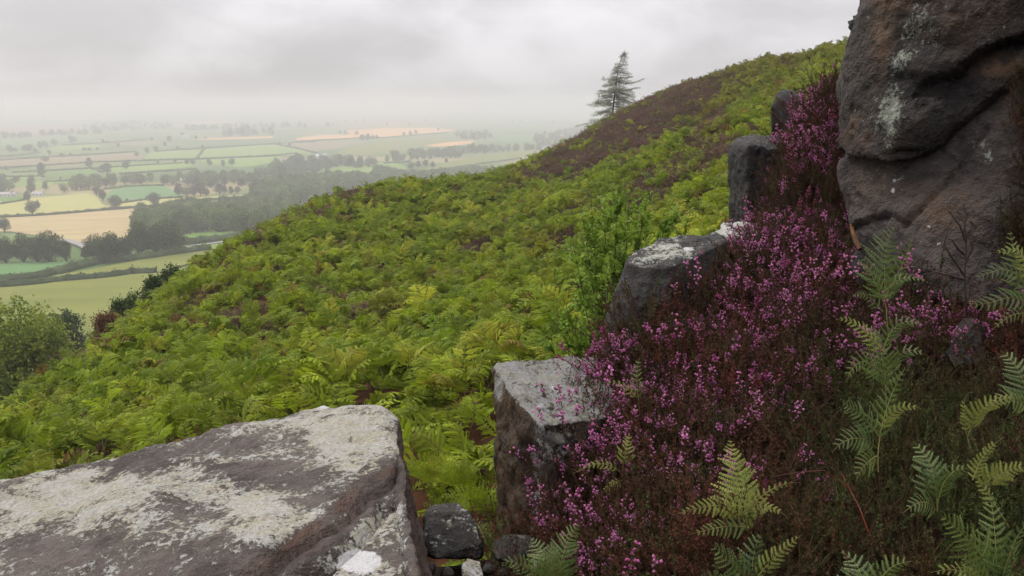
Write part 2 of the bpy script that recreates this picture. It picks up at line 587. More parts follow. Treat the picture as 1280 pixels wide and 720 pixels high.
# ---- the big lichen covered slab, left foreground
top = [A(498, 520, 3.25), A(478, 507, 3.33), A(402, 506, 3.38), A(230, 556, 3.12), A(0, 612, 2.85), (-3.2, 2.55, -1.66), (-3.3, 0.7, -1.7), (-0.45, 0.7, -1.20), A(530, 745, 1.72)]
top = [np.array(p, float) for p in top]
bot = [p + np.array([0.0, 0.0, -1.25]) for p in top]
bot[0] = bot[0] + np.array([0.16, 0.04, 0]); bot[-1] = bot[-1] + np.array([0.06, 0, 0]); bot[1] = bot[1] + np.array([0.10, 0.05, 0])
CR1 = [(522, 560), (497, 585), (455, 600), (415, 640), (375, 668), (330, 700), (280, 745)]
CR2 = [(520, 596), (480, 610), (440, 655), (400, 690), (350, 705), (300, 760)]


def carve_slab(P, N):
    upw = smoothstep(0.3, 0.8, N[:, 2])
    g1, d1, s1, _ = groove(P, CR1, 9, 0.030)
    g2, d2, s2, _ = groove(P, CR2, 6, 0.055)
    x, y = proj(P)
    between = (s1 * 1.0 != 0) & in_poly(x, y, CR1 + CR2[::-1])
    low = in_poly(x, y, CR2 + [(300, 900), (700, 900), (600, 560)])
    out = (g1 + g2) * upw - 0.028 * between * upw - 0.050 * low * upw
    g3, *_ = groove(P, [(60, 665), (180, 640), (300, 600), (380, 560)], 5, 0.006)
    return out + g3 * upw


def masks_slab(P, N):
    x, y = proj(P)
    upw = smoothstep(0.15, 0.6, N[:, 2])
    li = np.full(len(P), 0.385)
    for (cx, cy_, rx, ry, a) in [(150, 610, 190, 42, 0.34), (40, 640, 110, 50, 0.34), (320, 645, 75, 38, 0.42), (450, 545, 75, 50, 0.48), (400, 530, 90, 30, 0.34),
                                 (440, 640, 70, 40, 0.22), (430, 690, 120, 50, 0.30), (200, 660, 90, 30, 0.10), (130, 700, 90, 30, 0.10), (360, 560, 60, 30, 0.12)]:
        q = ((x - cx) / rx) ** 2 + ((y - cy_) / ry) ** 2
        li += 0.62 * a * np.exp(-q * 1.1)
    for (cx, cy_, rx, ry, a) in [(110, 690, 110, 26, 0.26), (240, 640, 70, 20, 0.22), (300, 590, 60, 16, 0.20), (370, 600, 55, 22, 0.25), (180, 580, 40, 8, 0.3),
                                 (345, 545, 40, 12, 0.25), (255, 705, 60, 20, 0.2)]:
        q = ((x - cx) / rx) ** 2 + ((y - cy_) / ry) ** 2
        li -= 0.75 * a * np.exp(-q)
    d2, s2, _ = seg_dist(x, y, CR2); d1, s1, _ = seg_dist(x, y, CR1)
    btw = in_poly(x, y, CR1 + CR2[::-1])
    li = li - 0.6 * np.exp(-(d2 / 7) ** 2) - 0.35 * np.exp(-(d1 / 6) ** 2) - 0.35 * btw
    rust = np.clip(1.0 * np.exp(-(d1 / 5) ** 2) + 0.45 * btw, 0, 1)
    cr = np.exp(-(((x - 448) / 33) ** 2 + ((y - 702) / 17) ** 2) ** 2) * 0.95
    cr = np.maximum(cr, 0.8 * np.exp(-(((x - 405) / 9) ** 2 + ((y - 508) / 5) ** 2) ** 2))
    return {'lichen': np.clip(li, 0, 1) * upw, 'rust': 0.55 * rust + 0.3 * (N[:, 2] < 0.3), 'crust': cr * upw}


make_rock('slab', [top + bot], M_SLAB, 'broad flat boulder slab crusted with cream lichen, cracked across, nearest the viewer', 'rock', voxel=0.015, smooth=2,
          amp=0.022, nscale=2.2, fine=0.007, strat=((0.25, 0.1, 1.0), 9.0, 0.014), carve=carve_slab, masks=masks_slab, seed=1)

# ---- standing block with pale top between the slab and the heather
pt = [A(617, 456, 3.95), A(642, 447, 4.1), A(748, 447, 4.15), A(775, 520, 3.5), A(735, 545, 3.38), A(672, 530, 3.28), A(628, 482, 3.72)]
pb = [A(622, 660, 3.66), A(640, 670, 4.0), A(790, 640, 4.2), A(800, 690, 3.3), A(700, 700, 3.08), A(640, 690, 3.45), A(616, 560, 3.72)]


def carve_pillar(P, N):
    x, y = proj(P)
    side = smoothstep(0.5, 0.1, np.abs(N[:, 2]))
    g, *_ = groove(P, [(655, 560), (662, 620), (668, 680)], 7, 0.02)
    g2, *_ = groove(P, [(672, 545), (700, 560), (740, 562)], 5, 0.03)
    return g * side + g2


def masks_pillar(P, N):
    x, y = proj(P)
    up = smoothstep(0.35, 0.75, N[:, 2])
    li = up * 0.62
    li += (1 - up) * 0.52 * np.exp(-(((x - 700) / 22) ** 2 + ((y - 556) / 26) ** 2))
    li += (1 - up) * 0.62 * np.exp(-(((x - 622) / 6) ** 2 + ((y - 482) / 20) ** 2))
    li += (1 - up) * 0.16
    li += (1 - up) * 0.25 * np.exp(-((x - 672) / 7) ** 2)
    rust = (1 - up) * smoothstep(0.0, 1.0, (700 - x) / 80) * 0.8
    cr = 0.62 * np.exp(-(((x - 693) / 13) ** 2 + ((y - 485) / 5) ** 2)) + 0.62 * np.exp(-(((x - 675) / 9) ** 2 + ((y - 507) / 5) ** 2))
    return {'lichen': np.clip(li, 0, 1), 'rust': np.clip(rust, 0, 1), 'crust': cr * up}


make_rock('standing_block', [pt + pb], M_PILLAR, 'upright squared rock with wet pale top and brown streaked side, between slab and heather', 'rock', voxel=0.011, smooth=2,
          amp=0.030, nscale=4, fine=0.008, strat=((1.0, 0.4, 0.1), 16.0, 0.014), carve=carve_pillar, masks=masks_pillar, seed=2)

# ---- block with speckled flat top in the heather
bt = [A(783, 330, 4.55), A(797, 306, 4.95), A(830, 295, 5.2), A(893, 290, 5.3), A(912, 302, 4.95), A(838, 333, 4.35), A(812, 334, 4.4)]
bb = [A(757, 395, 4.45), A(742, 470, 4.25), A(770, 430, 5.1), A(860, 430, 5.3), A(960, 430, 5.2), A(960, 480, 4.4), A(845, 480, 4.12), A(790, 500, 4.1)]


def masks_block(P, N):
    x, y = proj(P)
    up = smoothstep(0.45, 0.8, N[:, 2])
    li = up * (0.30 + 0.26 * np.exp(-(((x - 825) / 40) ** 2 + ((y - 312) / 14) ** 2))) + (1 - up) * 0.10
    cr = 0.8 * np.exp(-(((x - 860) / 9) ** 2 + ((y - 311) / 3) ** 2) ** 2) * up
    return {'lichen': li, 'rust': np.zeros(len(P)), 'crust': cr}


def carve_block(P, N):
    g, *_ = groove(P, [(822, 338), (812, 365), (818, 390)], 4, 0.025)
    return g * smoothstep(0.6, 0.2, N[:, 2])


make_rock('rock', [bt + bb], M_DARK, 'dark block with lichen speckled flat top rising from the pink heather', 'rock', voxel=0.013, smooth=1,
          amp=0.032, nscale=3.2, fine=0.006, carve=carve_block, masks=masks_block, seed=3)

# ---- little bleached stone behind it
rr = [A(890, 292, 5.35), A(905, 278, 5.6), A(930, 276, 5.75), A(952, 284, 5.6), A(955, 294, 5.35), A(920, 296, 5.2), A(900, 320, 5.3), A(950, 320, 5.3), A(925, 315, 5.8)]
make_rock('rock', [rr], M_DARK, 'small bleached white stone behind the speckled flat topped block', 'rock', voxel=0.012, smooth=2, amp=0.02, nscale=8, fine=0.006,
          masks=lambda P, N: {'lichen': np.full(len(P), 0.75), 'crust': 0.52 + 0 * P[:, 0]}, seed=4)

# ---- dark rock on the edge further up
r1 = [A(912, 180, 6.6), A(922, 171, 6.9), A(968, 168, 7.1), A(985, 185, 6.4), A(935, 182, 6.2), A(916, 205, 6.4), A(922, 222, 6.5), A(912, 285, 6.6), A(935, 300, 6.1), A(990, 300, 6.2), A(985, 280, 7.1), A(930, 290, 7.1)]
make_rock('rock', [r1], M_DARK, 'dark grey outcrop beside the tall heather, halfway up the bank', 'rock', voxel=0.015, smooth=1, amp=0.024, nscale=3.4, fine=0.010,
          masks=lambda P, N: {'lichen': 0.10 + 0.1 * (N[:, 2] > 0.6)}, seed=5)
r2 = [A(963, 130, 8.0), A(970, 116, 8.2), A(985, 110, 8.5), A(1010, 120, 8.3), A(1010, 190, 8.0), A(965, 175, 8.0), A(975, 190, 8.8), A(1010, 180, 8.9), A(1015, 140, 9.0)]
make_rock('rock', [r2], M_DARK, 'rounded grey rock poking out above the halfway outcrop', 'rock', voxel=0.025, smooth=3, amp=0.03, nscale=3, fine=0.008, seed=6,
          masks=lambda P, N: {'lichen': np.full(len(P), 0.12)})
r3 = [A(1058, 25, 5.6), A(1075, 15, 5.7), A(1110, 10, 5.7), A(1110, 80, 5.7), A(1064, 78, 5.65), A(1066, 45, 5.5), A(1110, 30, 6.3), A(1100, 80, 6.3)]
make_rock('rock_ledge', [r3], M_DARK, 'flaky dark rock ledge showing behind the top of the great boulder', 'rock', voxel=0.012, smooth=1, amp=0.03, nscale=5, fine=0.012,
          strat=((0.1, 0, 1), 22, 0.03), seed=7)

# ---- the great boulder at the right: upper block
ub = [A(1082, -20, 4.75), A(1063, 45, 4.70), A(1050, 130, 4.62), A(1044, 186, 4.55), A(1062, 196, 4.42), A(1110, 200, 4.22), A(1155, 197, 4.15), A(1172, 180, 4.12),
      A(1200, 145, 4.05), A(1290, 66, 3.92), A(1400, -10, 3.85), A(1400, -160, 3.9), A(1120, -60, 4.45), A(1180, -140, 4.3), A(1150, 60, 4.22), A(1260, 10, 3.98),
      A(1095, -60, 5.6), A(1060, 60, 6.0), A(1055, 190, 5.8), A(1500, -160, 5.8), A(1500, 60, 5.8), A(1180, -160, 5.8)]
ub2 = [(p[0], p[1], p[2]) for p in ub]
LEDGE = [(1140, 122), (1148, 106), (1165, 97), (1182, 92), (1195, 86), (1215, 66), (1250, 52), (1320, 32)]
LIP = [(1044, 186), (1062, 198), (1100, 192), (1125, 186), (1150, 195), (1172, 182), (1200, 146), (1290, 66)]


def carve_boulder(P, N):
    x, y = proj(P)
    front = smoothstep(0.1, 0.5, -N[:, 1])
    rec = in_poly(x, y, LEDGE + [(1320, 60), (1290, 74), (1200, 150), (1180, 128), (1168, 122)])
    d, s, _ = seg_dist(x, y, LEDGE)
    dep = rec * (0.04 + 0.15 * np.exp(-d / 13)) + 0 * x
    dep = dep * (0.25 + 0.75 * smoothstep(1142, 1200, x))
    d2, _, _ = seg_dist(x, y, [(1290, 86), (1235, 118), (1195, 150)])
    dep = np.where(rec, dep * (1 - 0.5 * np.exp(-(d2 / 10) ** 2)), dep)
    # soft rolls and hollows on the face
    bul = 0.02 * np.exp(-(((x - 1175) / 34) ** 2 + ((y - 155) / 26) ** 2)) - 0.02 * np.exp(-(((x - 1130) / 14) ** 2 + ((y - 96) / 10) ** 2))
    bul += -0.07 * np.exp(-((x - 1135) / 20) ** 2) * smoothstep(182, 196, y)
    bul += 0.045 * np.exp(-(((x - 1160) / 46) ** 2 + ((y - 80) / 22) ** 2))
    g, *_ = groove(P, [(1066, 60), (1078, 90), (1072, 140)], 8, 0.02)
    return (-dep + bul + g) * front


def masks_boulder(P, N):
    x, y = proj(P)
    d, s, par = seg_dist(x, y, [(1158, -30), (1150, 20), (1128, 70), (1116, 110), (1110, 150), (1112, 185)])
    wdt = 19 * (1 - par) + 11
    li = 0.17 + 0.30 * np.exp(-(d / wdt) ** 2) * (1 - 0.12 * par) + 0.14 * np.exp(-(((x - 1215) / 30) ** 2 + ((y - 20) / 30) ** 2))
    li += 0.15 * np.exp(-(((x - 1105) / 34) ** 2 + ((y - 140) / 28) ** 2))
    ru = 0.75 * np.exp(-(((x - 1100) / 14) ** 2 + ((y - 50) / 40) ** 2)) + 0.7 * np.exp(-(((x - 1070) / 18) ** 2 + ((y - 165) / 20) ** 2))
    ru += 0.9 * np.exp(-(((x - 1250) / 36) ** 2 + ((y - 82) / 12) ** 2)) + 0.35 * np.exp(-(((x - 1200) / 60) ** 2 + ((y - 20) / 30) ** 2)) + 0.6 * np.exp(-(((x - 1115) / 40) ** 2 + ((y + 5) / 20) ** 2))
    return {'lichen': np.clip(li, 0, 1), 'rust': np.clip(ru, 0, 1)}


make_rock('boulder', [ub], M_BOULDER, 'towering dark overhanging boulder with pale lichen streak down its face', 'boulder', voxel=0.016, smooth=2,
          amp=0.032, nscale=2.8, fine=0.012, carve=carve_boulder, masks=masks_boulder, seed=8)

# ---- the slab it leans on
lb = [A(1046, 200, 4.60), A(1056, 262, 4.50), A(1068, 312, 4.38), A(1100, 350, 4.15), A(1200, 380, 3.72), A(1300, 400, 3.5), A(1330, 50, 3.98), A(1290, 70, 4.02), A(1203, 150, 4.13),
      A(1160, 198, 4.22), A(1110, 200, 4.36), A(1060, 190, 5.4), A(1080, 330, 5.3), A(1400, 60, 5.4), A(1400, 420, 5.0), A(1200, 420, 4.6)]


def carve_lower(P, N):
    g, d, s, _ = groove(P, [(1128, 282), (1150, 262), (1178, 230), (1205, 200), (1235, 160)], 3.0, 0.03)
    g2, *_ = groove(P, [(1065, 284), (1090, 272), (1112, 268), (1130, 280)], 3.0, 0.025)
    x, y = proj(P)
    ch = in_poly(x, y, [(1060, 285), (1090, 272), (1112, 270), (1100, 300), (1085, 325), (1060, 320)])
    return g + g2 - 0.03 * ch


def masks_lower(P, N):
    x, y = proj(P)
    li = 0.16 + 0.28 * np.exp(-(((x - 1108) / 22) ** 2 + ((y - 222) / 24) ** 2)) + 0.16 * np.exp(-(((x - 1230) / 26) ** 2 + ((y - 190) / 30) ** 2))
    ru = 0.55 * np.exp(-(((x - 1180) / 40) ** 2 + ((y - 265) / 34) ** 2)) + 0.4 * np.exp(-(((x - 1095) / 30) ** 2 + ((y - 235) / 20) ** 2))
    cr = np.zeros(len(P))
    for (a, b, r) in [(1116, 238, 4), (1118, 226, 3), (1161, 283, 3), (1174, 304, 3), (1152, 303, 2)]:
        cr = np.maximum(cr, 0.75 * np.exp(-(((x - a) / r) ** 2 + ((y - b) / r) ** 2) ** 2))
    return {'lichen': li, 'rust': ru, 'crust': cr}


make_rock('boulder', [lb], M_LOWER, 'sloping dark rock slab beneath the towering overhanging boulder', 'boulder', voxel=0.015, smooth=2,
          amp=0.03, nscale=2.4, fine=0.009, strat=((0.6, 0.1, 0.8), 8.0, 0.014), carve=carve_lower, masks=masks_lower, seed=9)
# stone in the heather under the slab
s1 = [A(1182, 425, 3.3), A(1198, 392, 3.45), A(1218, 382, 3.45), A(1236, 398, 3.4), A(1242, 440, 3.2), A(1200, 445, 3.15), A(1185, 450, 3.4), A(1245, 450, 3.5), A(1222, 392, 3.6)]
make_rock('rock', [[q - np.array([0, 0, .05]) for q in s1]], M_WET, 'dark stone half sunk in heather below the sloping slab', 'rock', voxel=0.010, smooth=3, amp=0.018, nscale=5, fine=0.005, seed=10,
          masks=lambda P, N: {'lichen': np.full(len(P), 0.10)})
s2 = [A(1062, 330, 4.2), A(1075, 310, 4.25), A(1098, 322, 4.2), A(1100, 350, 4.1), A(1070, 360, 4.05), A(1080, 340, 4.5), A(1060, 345, 4.4)]
make_rock('rock', [s2], M_DARK, 'small grey stone wedged at the foot of the boulder beside heather', 'rock', voxel=0.009, smooth=3, amp=0.014, nscale=7, fine=0.004, seed=11)
# stones in the gap
g1_ = [A(528, 640, 3.15), A(545, 632, 3.3), A(572, 628, 3.3), A(588, 640, 3.15), A(606, 675, 3.0), A(600, 700, 2.95), A(545, 700, 2.85), A(528, 690, 2.95), A(540, 690, 3.45), A(600, 690, 3.4)]
make_rock('rock', [g1_], M_WET, 'wet dark pointed stone in the gap beside the lichen slab', 'rock', voxel=0.009, smooth=2, amp=0.016, nscale=5, fine=0.005, seed=12,
          masks=lambda P, N: {'lichen': 0.22 + 0.12 * (N[:, 2] > 0.5)})
g2_ = [A(614, 672, 2.98), A(640, 664, 3.1), A(668, 668, 3.05), A(672, 690, 2.95), A(618, 698, 2.8), A(640, 705, 2.8), A(625, 700, 3.2), A(668, 705, 3.1)]
make_rock('rock', [g2_], M_WET, 'low wet flat stone at the foot of the upright squared rock', 'rock', voxel=0.008, smooth=2, amp=0.010, nscale=6, fine=0.005, seed=13,
          masks=lambda P, N: {'lichen': np.full(len(P), 0.33)})
g3_ = [A(575, 705, 2.7), A(584, 698, 2.8), A(600, 702, 2.8), A(606, 730, 2.65), A(576, 735, 2.6), A(590, 735, 2.9)]
make_rock('stone', [g3_], M_WET, 'white speckled little stone in the gap, at the bottom of the picture', 'rock', voxel=0.006, smooth=2, amp=0.008, nscale=9, fine=0.003, seed=14,
          masks=lambda P, N: {'lichen': np.full(len(P), 0.62), 'crust': 0.42 + 0 * P[:, 0]})
rng = np.random.default_rng(5)
for k, (a, b, Y, r) in enumerate([(612, 712, 2.75, .03), (628, 716, 2.72, .025), (560, 716, 2.7, .03), (536, 712, 2.65, .035), (650, 714, 2.75, .03)]):
    c = A(a, b, Y)
    pp = [c + np.array([math.cos(q) * math.sin(w_), math.sin(q) * math.sin(w_), math.cos(w_) * 0.7]) * r * rng.uniform(.7, 1.3) for q in np.arange(0, 6.2, 0.9) for w_ in (0.5, 1.5, 2.5)]
    make_rock('stone', [pp], M_WET, ['brown pebble right of the white speckled stone', 'tiny brown pebble next to the low wet stone', 'brown pebble left of the white speckled stone',
              'dark pebble against the side of the lichen slab', 'dark pebble in front of the upright squared rock'][k], 'stone', voxel=0.005, smooth=1, amp=0.006, nscale=14, fine=0.002, seed=20 + k,
              masks=lambda P, N: {'lichen': np.full(len(P), 0.25)})

# ------------------------------------------------------------------ earth bank under the heather
BK = [(700, 600, 3.2), (690, 650, 3.0), (700, 720, 2.6), (760, 440, 3.9), (800, 400, 4.1), (860, 360, 4.4), (900, 600, 2.65), (900, 700, 2.25), (900, 450, 3.6), (950, 330, 4.5), (1000, 300, 4.7),
      (960, 230, 5.3), (1000, 150, 5.9), (1010, 220, 5.3), (1050, 90, 6.4), (1045, 200, 5.2), (1040, 260, 4.9), (1100, 400, 3.75), (1100, 350, 4.1), (1180, 380, 3.7), (1100, 560, 2.7), (1280, 400, 3.3), (1280, 560, 2.4), (1280, 700, 1.95), (1100, 700, 2.15),
      (1180, 450, 3.15), (740, 520, 3.5)]
bp = [at(*q) for q in BK]
bank_f = TPS(np.array([p[:2] for p in bp] + [(2.6, 1.0), (0.6, 0.9), (2.8, 6.5), (0.0, 0.5), (3.5, 3.0)]),
             [p[2] - 0.24 for p in bp] + [-1.35, -1.6, -0.1, -1.65, -1.0], 0.0004)
EDGE = np.array([(-3, -9.0), (1.0, -9.0), (1.9, -0.02), (2.6, 0.08), (3.2, 0.22), (3.9, 0.42), (4.4, 0.75), (4.8, 1.30), (5.2, 1.82), (5.8, 2.05), (6.6, 2.5), (8.0, 3.4), (10, 4.7)])


def bank_z(x, y):
    z = bank_f(np.clip(x, -0.5, 4.2), np.clip(y, 0.5, 7))
    z = z + 0.6 * np.maximum(0, x - 3.2) * smoothstep(4.5, 3, y)
    xe = np.interp(y, EDGE[:, 0], EDGE[:, 1])
    gap = np.maximum(0, xe - x)
    low = -2.0 + 0 * z - 3.2 * smoothstep(3.3, 4.6, y)
    zz = np.maximum(z - 3.5 * gap, np.minimum(z, low))
    left = smoothstep(0.1, -0.3, x)
    zz = zz * (1 - left) + np.minimum(zz, low - 0.1) * left
    back = smoothstep(6.6, 8.2, y)
    zz = zz * (1 - back) + (hill_f(x, y) - 0.5) * back
    return zz


bx = np.arange(-4, 5.01, 0.05); by = np.arange(-2.5, 8.6, 0.05)
BX, BY = np.meshgrid(bx, by)
BZ = bank_z(BX, BY)
bn = fbm(np.c_[BX.ravel(), BY.ravel(), BZ.ravel()], 3.0, 4).reshape(BX.shape)
BZ = BZ + 0.04 * bn
n1_, n2_ = BX.shape
ii = np.arange(n1_ * n2_).reshape(n1_, n2_)
bfaces = np.stack([ii[:-1, :-1], ii[:-1, 1:], ii[1:, 1:], ii[1:, :-1]], -1).reshape(-1, 4)
m_soil, t = new_mat('peaty_soil')
geo = t.n('ShaderNodeNewGeometry')
a_ = t.noise(geo.outputs['Position'], 9, 8, 0.7)
c_ = t.mix(t.step(a_, 0.35, 0.65), (0.010, 0.006, 0.004), (0.032, 0.018, 0.010))
p = t.n('ShaderNodeBsdfPrincipled', {'Base Color': c_, 'Roughness': 0.9, 'Specular IOR Level': 0.15})
t.set(p, 'Normal', t.n('ShaderNodeBump', {'Height': a_, 'Distance': 0.03}))
t.surf(p)
bk = obj('ground_bank', mesh_np('ground_bank', np.c_[BX.ravel(), BY.ravel(), BZ.ravel()], bfaces, [m_soil], smooth=True))
tag(bk, 'dark peaty bank under the heather', kind='structure')
BANK_BVH = BVHTree.FromPolygons([tuple(v) for v in np.c_[BX.ravel(), BY.ravel(), BZ.ravel()]], [tuple(int(i) for i in f) for f in bfaces])
# ================================================================== vegetation
PI = math.pi
rng = np.random.default_rng(11)


def norm(v):
    v = np.asarray(v, float)
    return v / (np.linalg.norm(v) + 1e-12)


class Geo:
    def __init__(self):
        self.v = []; self.f3 = []; self.f4 = []; self.m3 = []; self.m4 = []; self.n = 0

    def add(self, verts, quads=None, tris=None, mi=0):
        verts = np.asarray(verts, float).reshape(-1, 3)
        if quads is not None and len(quads):
            q = np.asarray(quads, int) + self.n; self.f4.append(q); self.m4.append(np.full(len(q), mi))
        if tris is not None and len(tris):
            q = np.asarray(tris, int) + self.n; self.f3.append(q); self.m3.append(np.full(len(q), mi))
        self.v.append(verts); self.n += len(verts)

    def tube(self, pts, radii, sides=6, mi=0):
        pts = np.asarray(pts, float); n = len(pts)
        rad = np.broadcast_to(np.asarray(radii, float), (n,))
        T = np.gradient(pts, axis=0)
        V = []
        u = None
        for i in range(n):
            t_ = norm(T[i])
            if u is None:
                u = norm(np.cross(t_, [0.31, 0.87, 0.37]))
            u = norm(u - t_ * (u @ t_))
            v_ = np.cross(t_, u)
            a = np.arange(sides) * 2 * PI / sides
            V.append(pts[i] + rad[i] * (np.cos(a)[:, None] * u + np.sin(a)[:, None] * v_))
        V = np.concatenate(V)
        q = []
        for i in range(n - 1):
            for k in range(sides):
                k2 = (k + 1) % sides
                q.append((i * sides + k, i * sides + k2, (i + 1) * sides + k2, (i + 1) * sides + k))
        self.add(V, quads=q, mi=mi)

    def leaves(self, C, length, width, rg, up=0.4, mi=0, dirs=None):
        """one small folded leaf (two triangles about a midrib) at every centre"""
        C = np.asarray(C, float); n = len(C)
        if not n: return
        D = rg.normal(size=(n, 3)) if dirs is None else np.asarray(dirs, float) + rg.normal(size=(n, 3)) * 0.35
        D /= np.linalg.norm(D, axis=1)[:, None]
        Nn = rg.normal(size=(n, 3)); Nn[:, 2] += up * 3
        S = np.cross(D, Nn); S /= np.linalg.norm(S, axis=1)[:, None] + 1e-9
        Nn = np.cross(S, D)
        L = (np.asarray(length) * rg.uniform(0.7, 1.3, n))[:, None]; W = (np.asarray(width) * rg.uniform(0.7, 1.3, n))[:, None]
        V = np.stack([C - D * L * .5, C + S * W * .5 + Nn * W * .18, C + D * L * .5, C - S * W * .5 + Nn * W * .18], 1).reshape(-1, 3)
        b = np.arange(n) * 4
        self.add(V, tris=np.concatenate([np.c_[b, b + 1, b + 2], np.c_[b, b + 2, b + 3]]), mi=mi)

    def mesh(self, name, mats, smooth=False):
        fs, ms = [], []
        if self.f4: fs.append(np.concatenate(self.f4)); ms.append(np.concatenate(self.m4))
        if self.f3: fs.append(np.concatenate(self.f3)); ms.append(np.concatenate(self.m3))
        return mesh_np(name, np.concatenate(self.v), fs, mats, np.concatenate(ms), smooth)


# ------------------------------------------------------------------ scattered cover (geometry nodes, kind = stuff)
def variants(name, meshes):
    c = bpy.data.collections.new(name)
    for i, me in enumerate(meshes):
        o = bpy.data.objects.new('%s_%02d' % (name, i), me)
        c.objects.link(o)
    return c


def scatter(name, label, P, E, S, I, coll, tint=None):
    me = bpy.data.meshes.new(name)
    n = len(P)
    me.vertices.add(n)
    me.vertices.foreach_set('co', np.asarray(P, np.float32).ravel())
    a = me.attributes.new('rot', 'FLOAT_VECTOR', 'POINT'); a.data.foreach_set('vector', np.asarray(E, np.float32).ravel())
    a = me.attributes.new('size', 'FLOAT', 'POINT'); a.data.foreach_set('value', np.asarray(S, np.float32))
    a = me.attributes.new('pick', 'INT', 'POINT'); a.data.foreach_set('value', np.asarray(I, np.int32))
    a = me.attributes.new('tint', 'FLOAT', 'POINT'); a.data.foreach_set('value', np.asarray(tint if tint is not None else np.zeros(n), np.float32))
    o = obj(name, me)
    tag(o, label, kind='stuff')
    ng = bpy.data.node_groups.new(name + '_scatter', 'GeometryNodeTree')
    ng.interface.new_socket('Geometry', in_out='INPUT', socket_type='NodeSocketGeometry')
    ng.interface.new_socket('Geometry', in_out='OUTPUT', socket_type='NodeSocketGeometry')
    N = ng.nodes; L = ng.links
    gi = N.new('NodeGroupInput'); go = N.new('NodeGroupOutput')
    iop = N.new('GeometryNodeInstanceOnPoints')
    ci = N.new('GeometryNodeCollectionInfo')
    ci.inputs['Collection'].default_value = coll
    ci.inputs['Separate Children'].default_value = True
    ci.inputs['Reset Children'].default_value = True

    def named(nm, typ):
        q = N.new('GeometryNodeInputNamedAttribute'); q.data_type = typ; q.inputs['Name'].default_value = nm
        return q.outputs['Attribute']
    L.new(gi.outputs[0], iop.inputs['Points'])
    L.new(ci.outputs[0], iop.inputs['Instance'])
    iop.inputs['Pick Instance'].default_value = True
    L.new(named('pick', 'INT'), iop.inputs['Instance Index'])
    L.new(named('rot', 'FLOAT_VECTOR'), iop.inputs['Rotation'])
    L.new(named('size', 'FLOAT'), iop.inputs['Scale'])
    L.new(iop.outputs[0], go.inputs[0])
    md = o.modifiers.new('scatter', 'NODES'); md.node_group = ng
    return o


# ------------------------------------------------------------------ fern frond
def frond(g, path, nrm, stipe=0.35, pairs=11, width=0.5, pin=9, seed=0, stem_r=0.004, pinnule=0.26, droop=0.15, fwd=0.45, curl=0.0, leaf=0, stem=1, full=False):
    """path: control points of the midrib; nrm: side the blade faces; width: full blade width"""
    rg = np.random.default_rng(seed)
    path = np.asarray(path, float)
    # Catmull style smooth curve
    K = 40
    tt = np.linspace(0, 1, len(path))
    ts = np.linspace(0, 1, K)
    deg = min(len(path) - 1, 3)
    cs = [np.polyfit(tt, path[:, k], deg) for k in range(3)]
    C = np.stack([np.polyval(c, ts) for c in cs], 1)
    seg = np.linalg.norm(np.diff(C, axis=0), axis=1); s = np.r_[0, np.cumsum(seg)]; Ltot = s[-1]; s = s / Ltot

    def pt(u): return np.array([np.interp(u, s, C[:, k]) for k in range(3)])

    def tan(u): return norm(pt(min(u + .02, 1)) - pt(max(u - .02, 0)))
    us = np.linspace(0, 1, 14)
    g.tube([pt(u) for u in us], stem_r * (1 - us * 0.85), 4, stem)
    nrm = norm(nrm)
    for i in range(pairs):
        q = (i + 0.3) / pairs
        u = stipe + (1 - stipe) * (q ** 0.92)
        base = pt(u); T = tan(u)
        S = norm(np.cross(T, nrm)); N = norm(np.cross(S, T))
        if full:
            N = norm(N + S * rg.uniform(-.3, .3) + T * rg.uniform(-.2, .3))
        env = (1 - q) ** 0.85 * (0.78 + 0.22 * min(1, q / 0.12))
        for sd_ in (-1, 1):
            Lp = width * 0.5 * env * (rg.uniform(0.80, 1.12) if full else rg.uniform(0.88, 1.1))
            if Lp < 0.008: continue
            kd = rg.uniform(.3, 2.0) if full else rg.uniform(.8, 1.2)
            f = fwd + (rg.uniform(-.16, .16) if full else rg.uniform(-.08, .08)) + 0.25 * q
            d0 = norm(S * sd_ + T * f)
            pts_ = []
            M = max(3, int(round(pin * (0.35 + 0.65 * env))))
            for j in range(M + 1):
                r = j / M
                pts_.append(base + d0 * Lp * r + T * Lp * 0.16 * r * r - N * droop * kd * Lp * r * r + N * curl * Lp * (r ** 3))
            pts_ = np.array(pts_)
            g.tube(pts_[::max(1, M // 3)], stem_r * 0.35, 3, stem)
            V, Q, T3 = [], [], []
            for j in range(M):
                r = (j + 0.5) / M
                c = pts_[j] * 0.4 + pts_[j + 1] * 0.6
                dd = norm(pts_[j + 1] - pts_[j])
                Sp = norm(np.cross(dd, N)); Np = norm(np.cross(Sp, dd))
                pl = Lp * pinnule * (1 - r) ** 0.7 * rg.uniform(0.85, 1.15) + 0.003
                wd = Lp / M * 0.46
                for s2 in (-1, 1):
                    d2 = norm(Sp * s2 + dd * 0.45 - Np * rg.uniform(0.0, 0.35))
                    k = len(V)
                    if full:
                        V += [c - dd * wd, c + d2 * pl * .5 - dd * wd * .95, c + d2 * pl * .85 - dd * wd * .4, c + d2 * pl + Np * -pl * .1, c + d2 * pl * .8 + dd * wd * .55, c + d2 * pl * .4 + dd * wd * .9, c + dd * wd]
                        Q += [(k, k + 1, k + 5, k + 6), (k + 1, k + 2, k + 4, k + 5)]; T3 += [(k + 2, k + 3, k + 4)]
                    else:
                        V += [c - dd * wd, c + d2 * pl * .6 - dd * wd * .8, c + d2 * pl, c + d2 * pl * .5 + dd * wd]
                        Q += [(k, k + 1, k + 2, k + 3)]
            g.add(V, quads=Q, tris=T3 if full else None, mi=leaf)


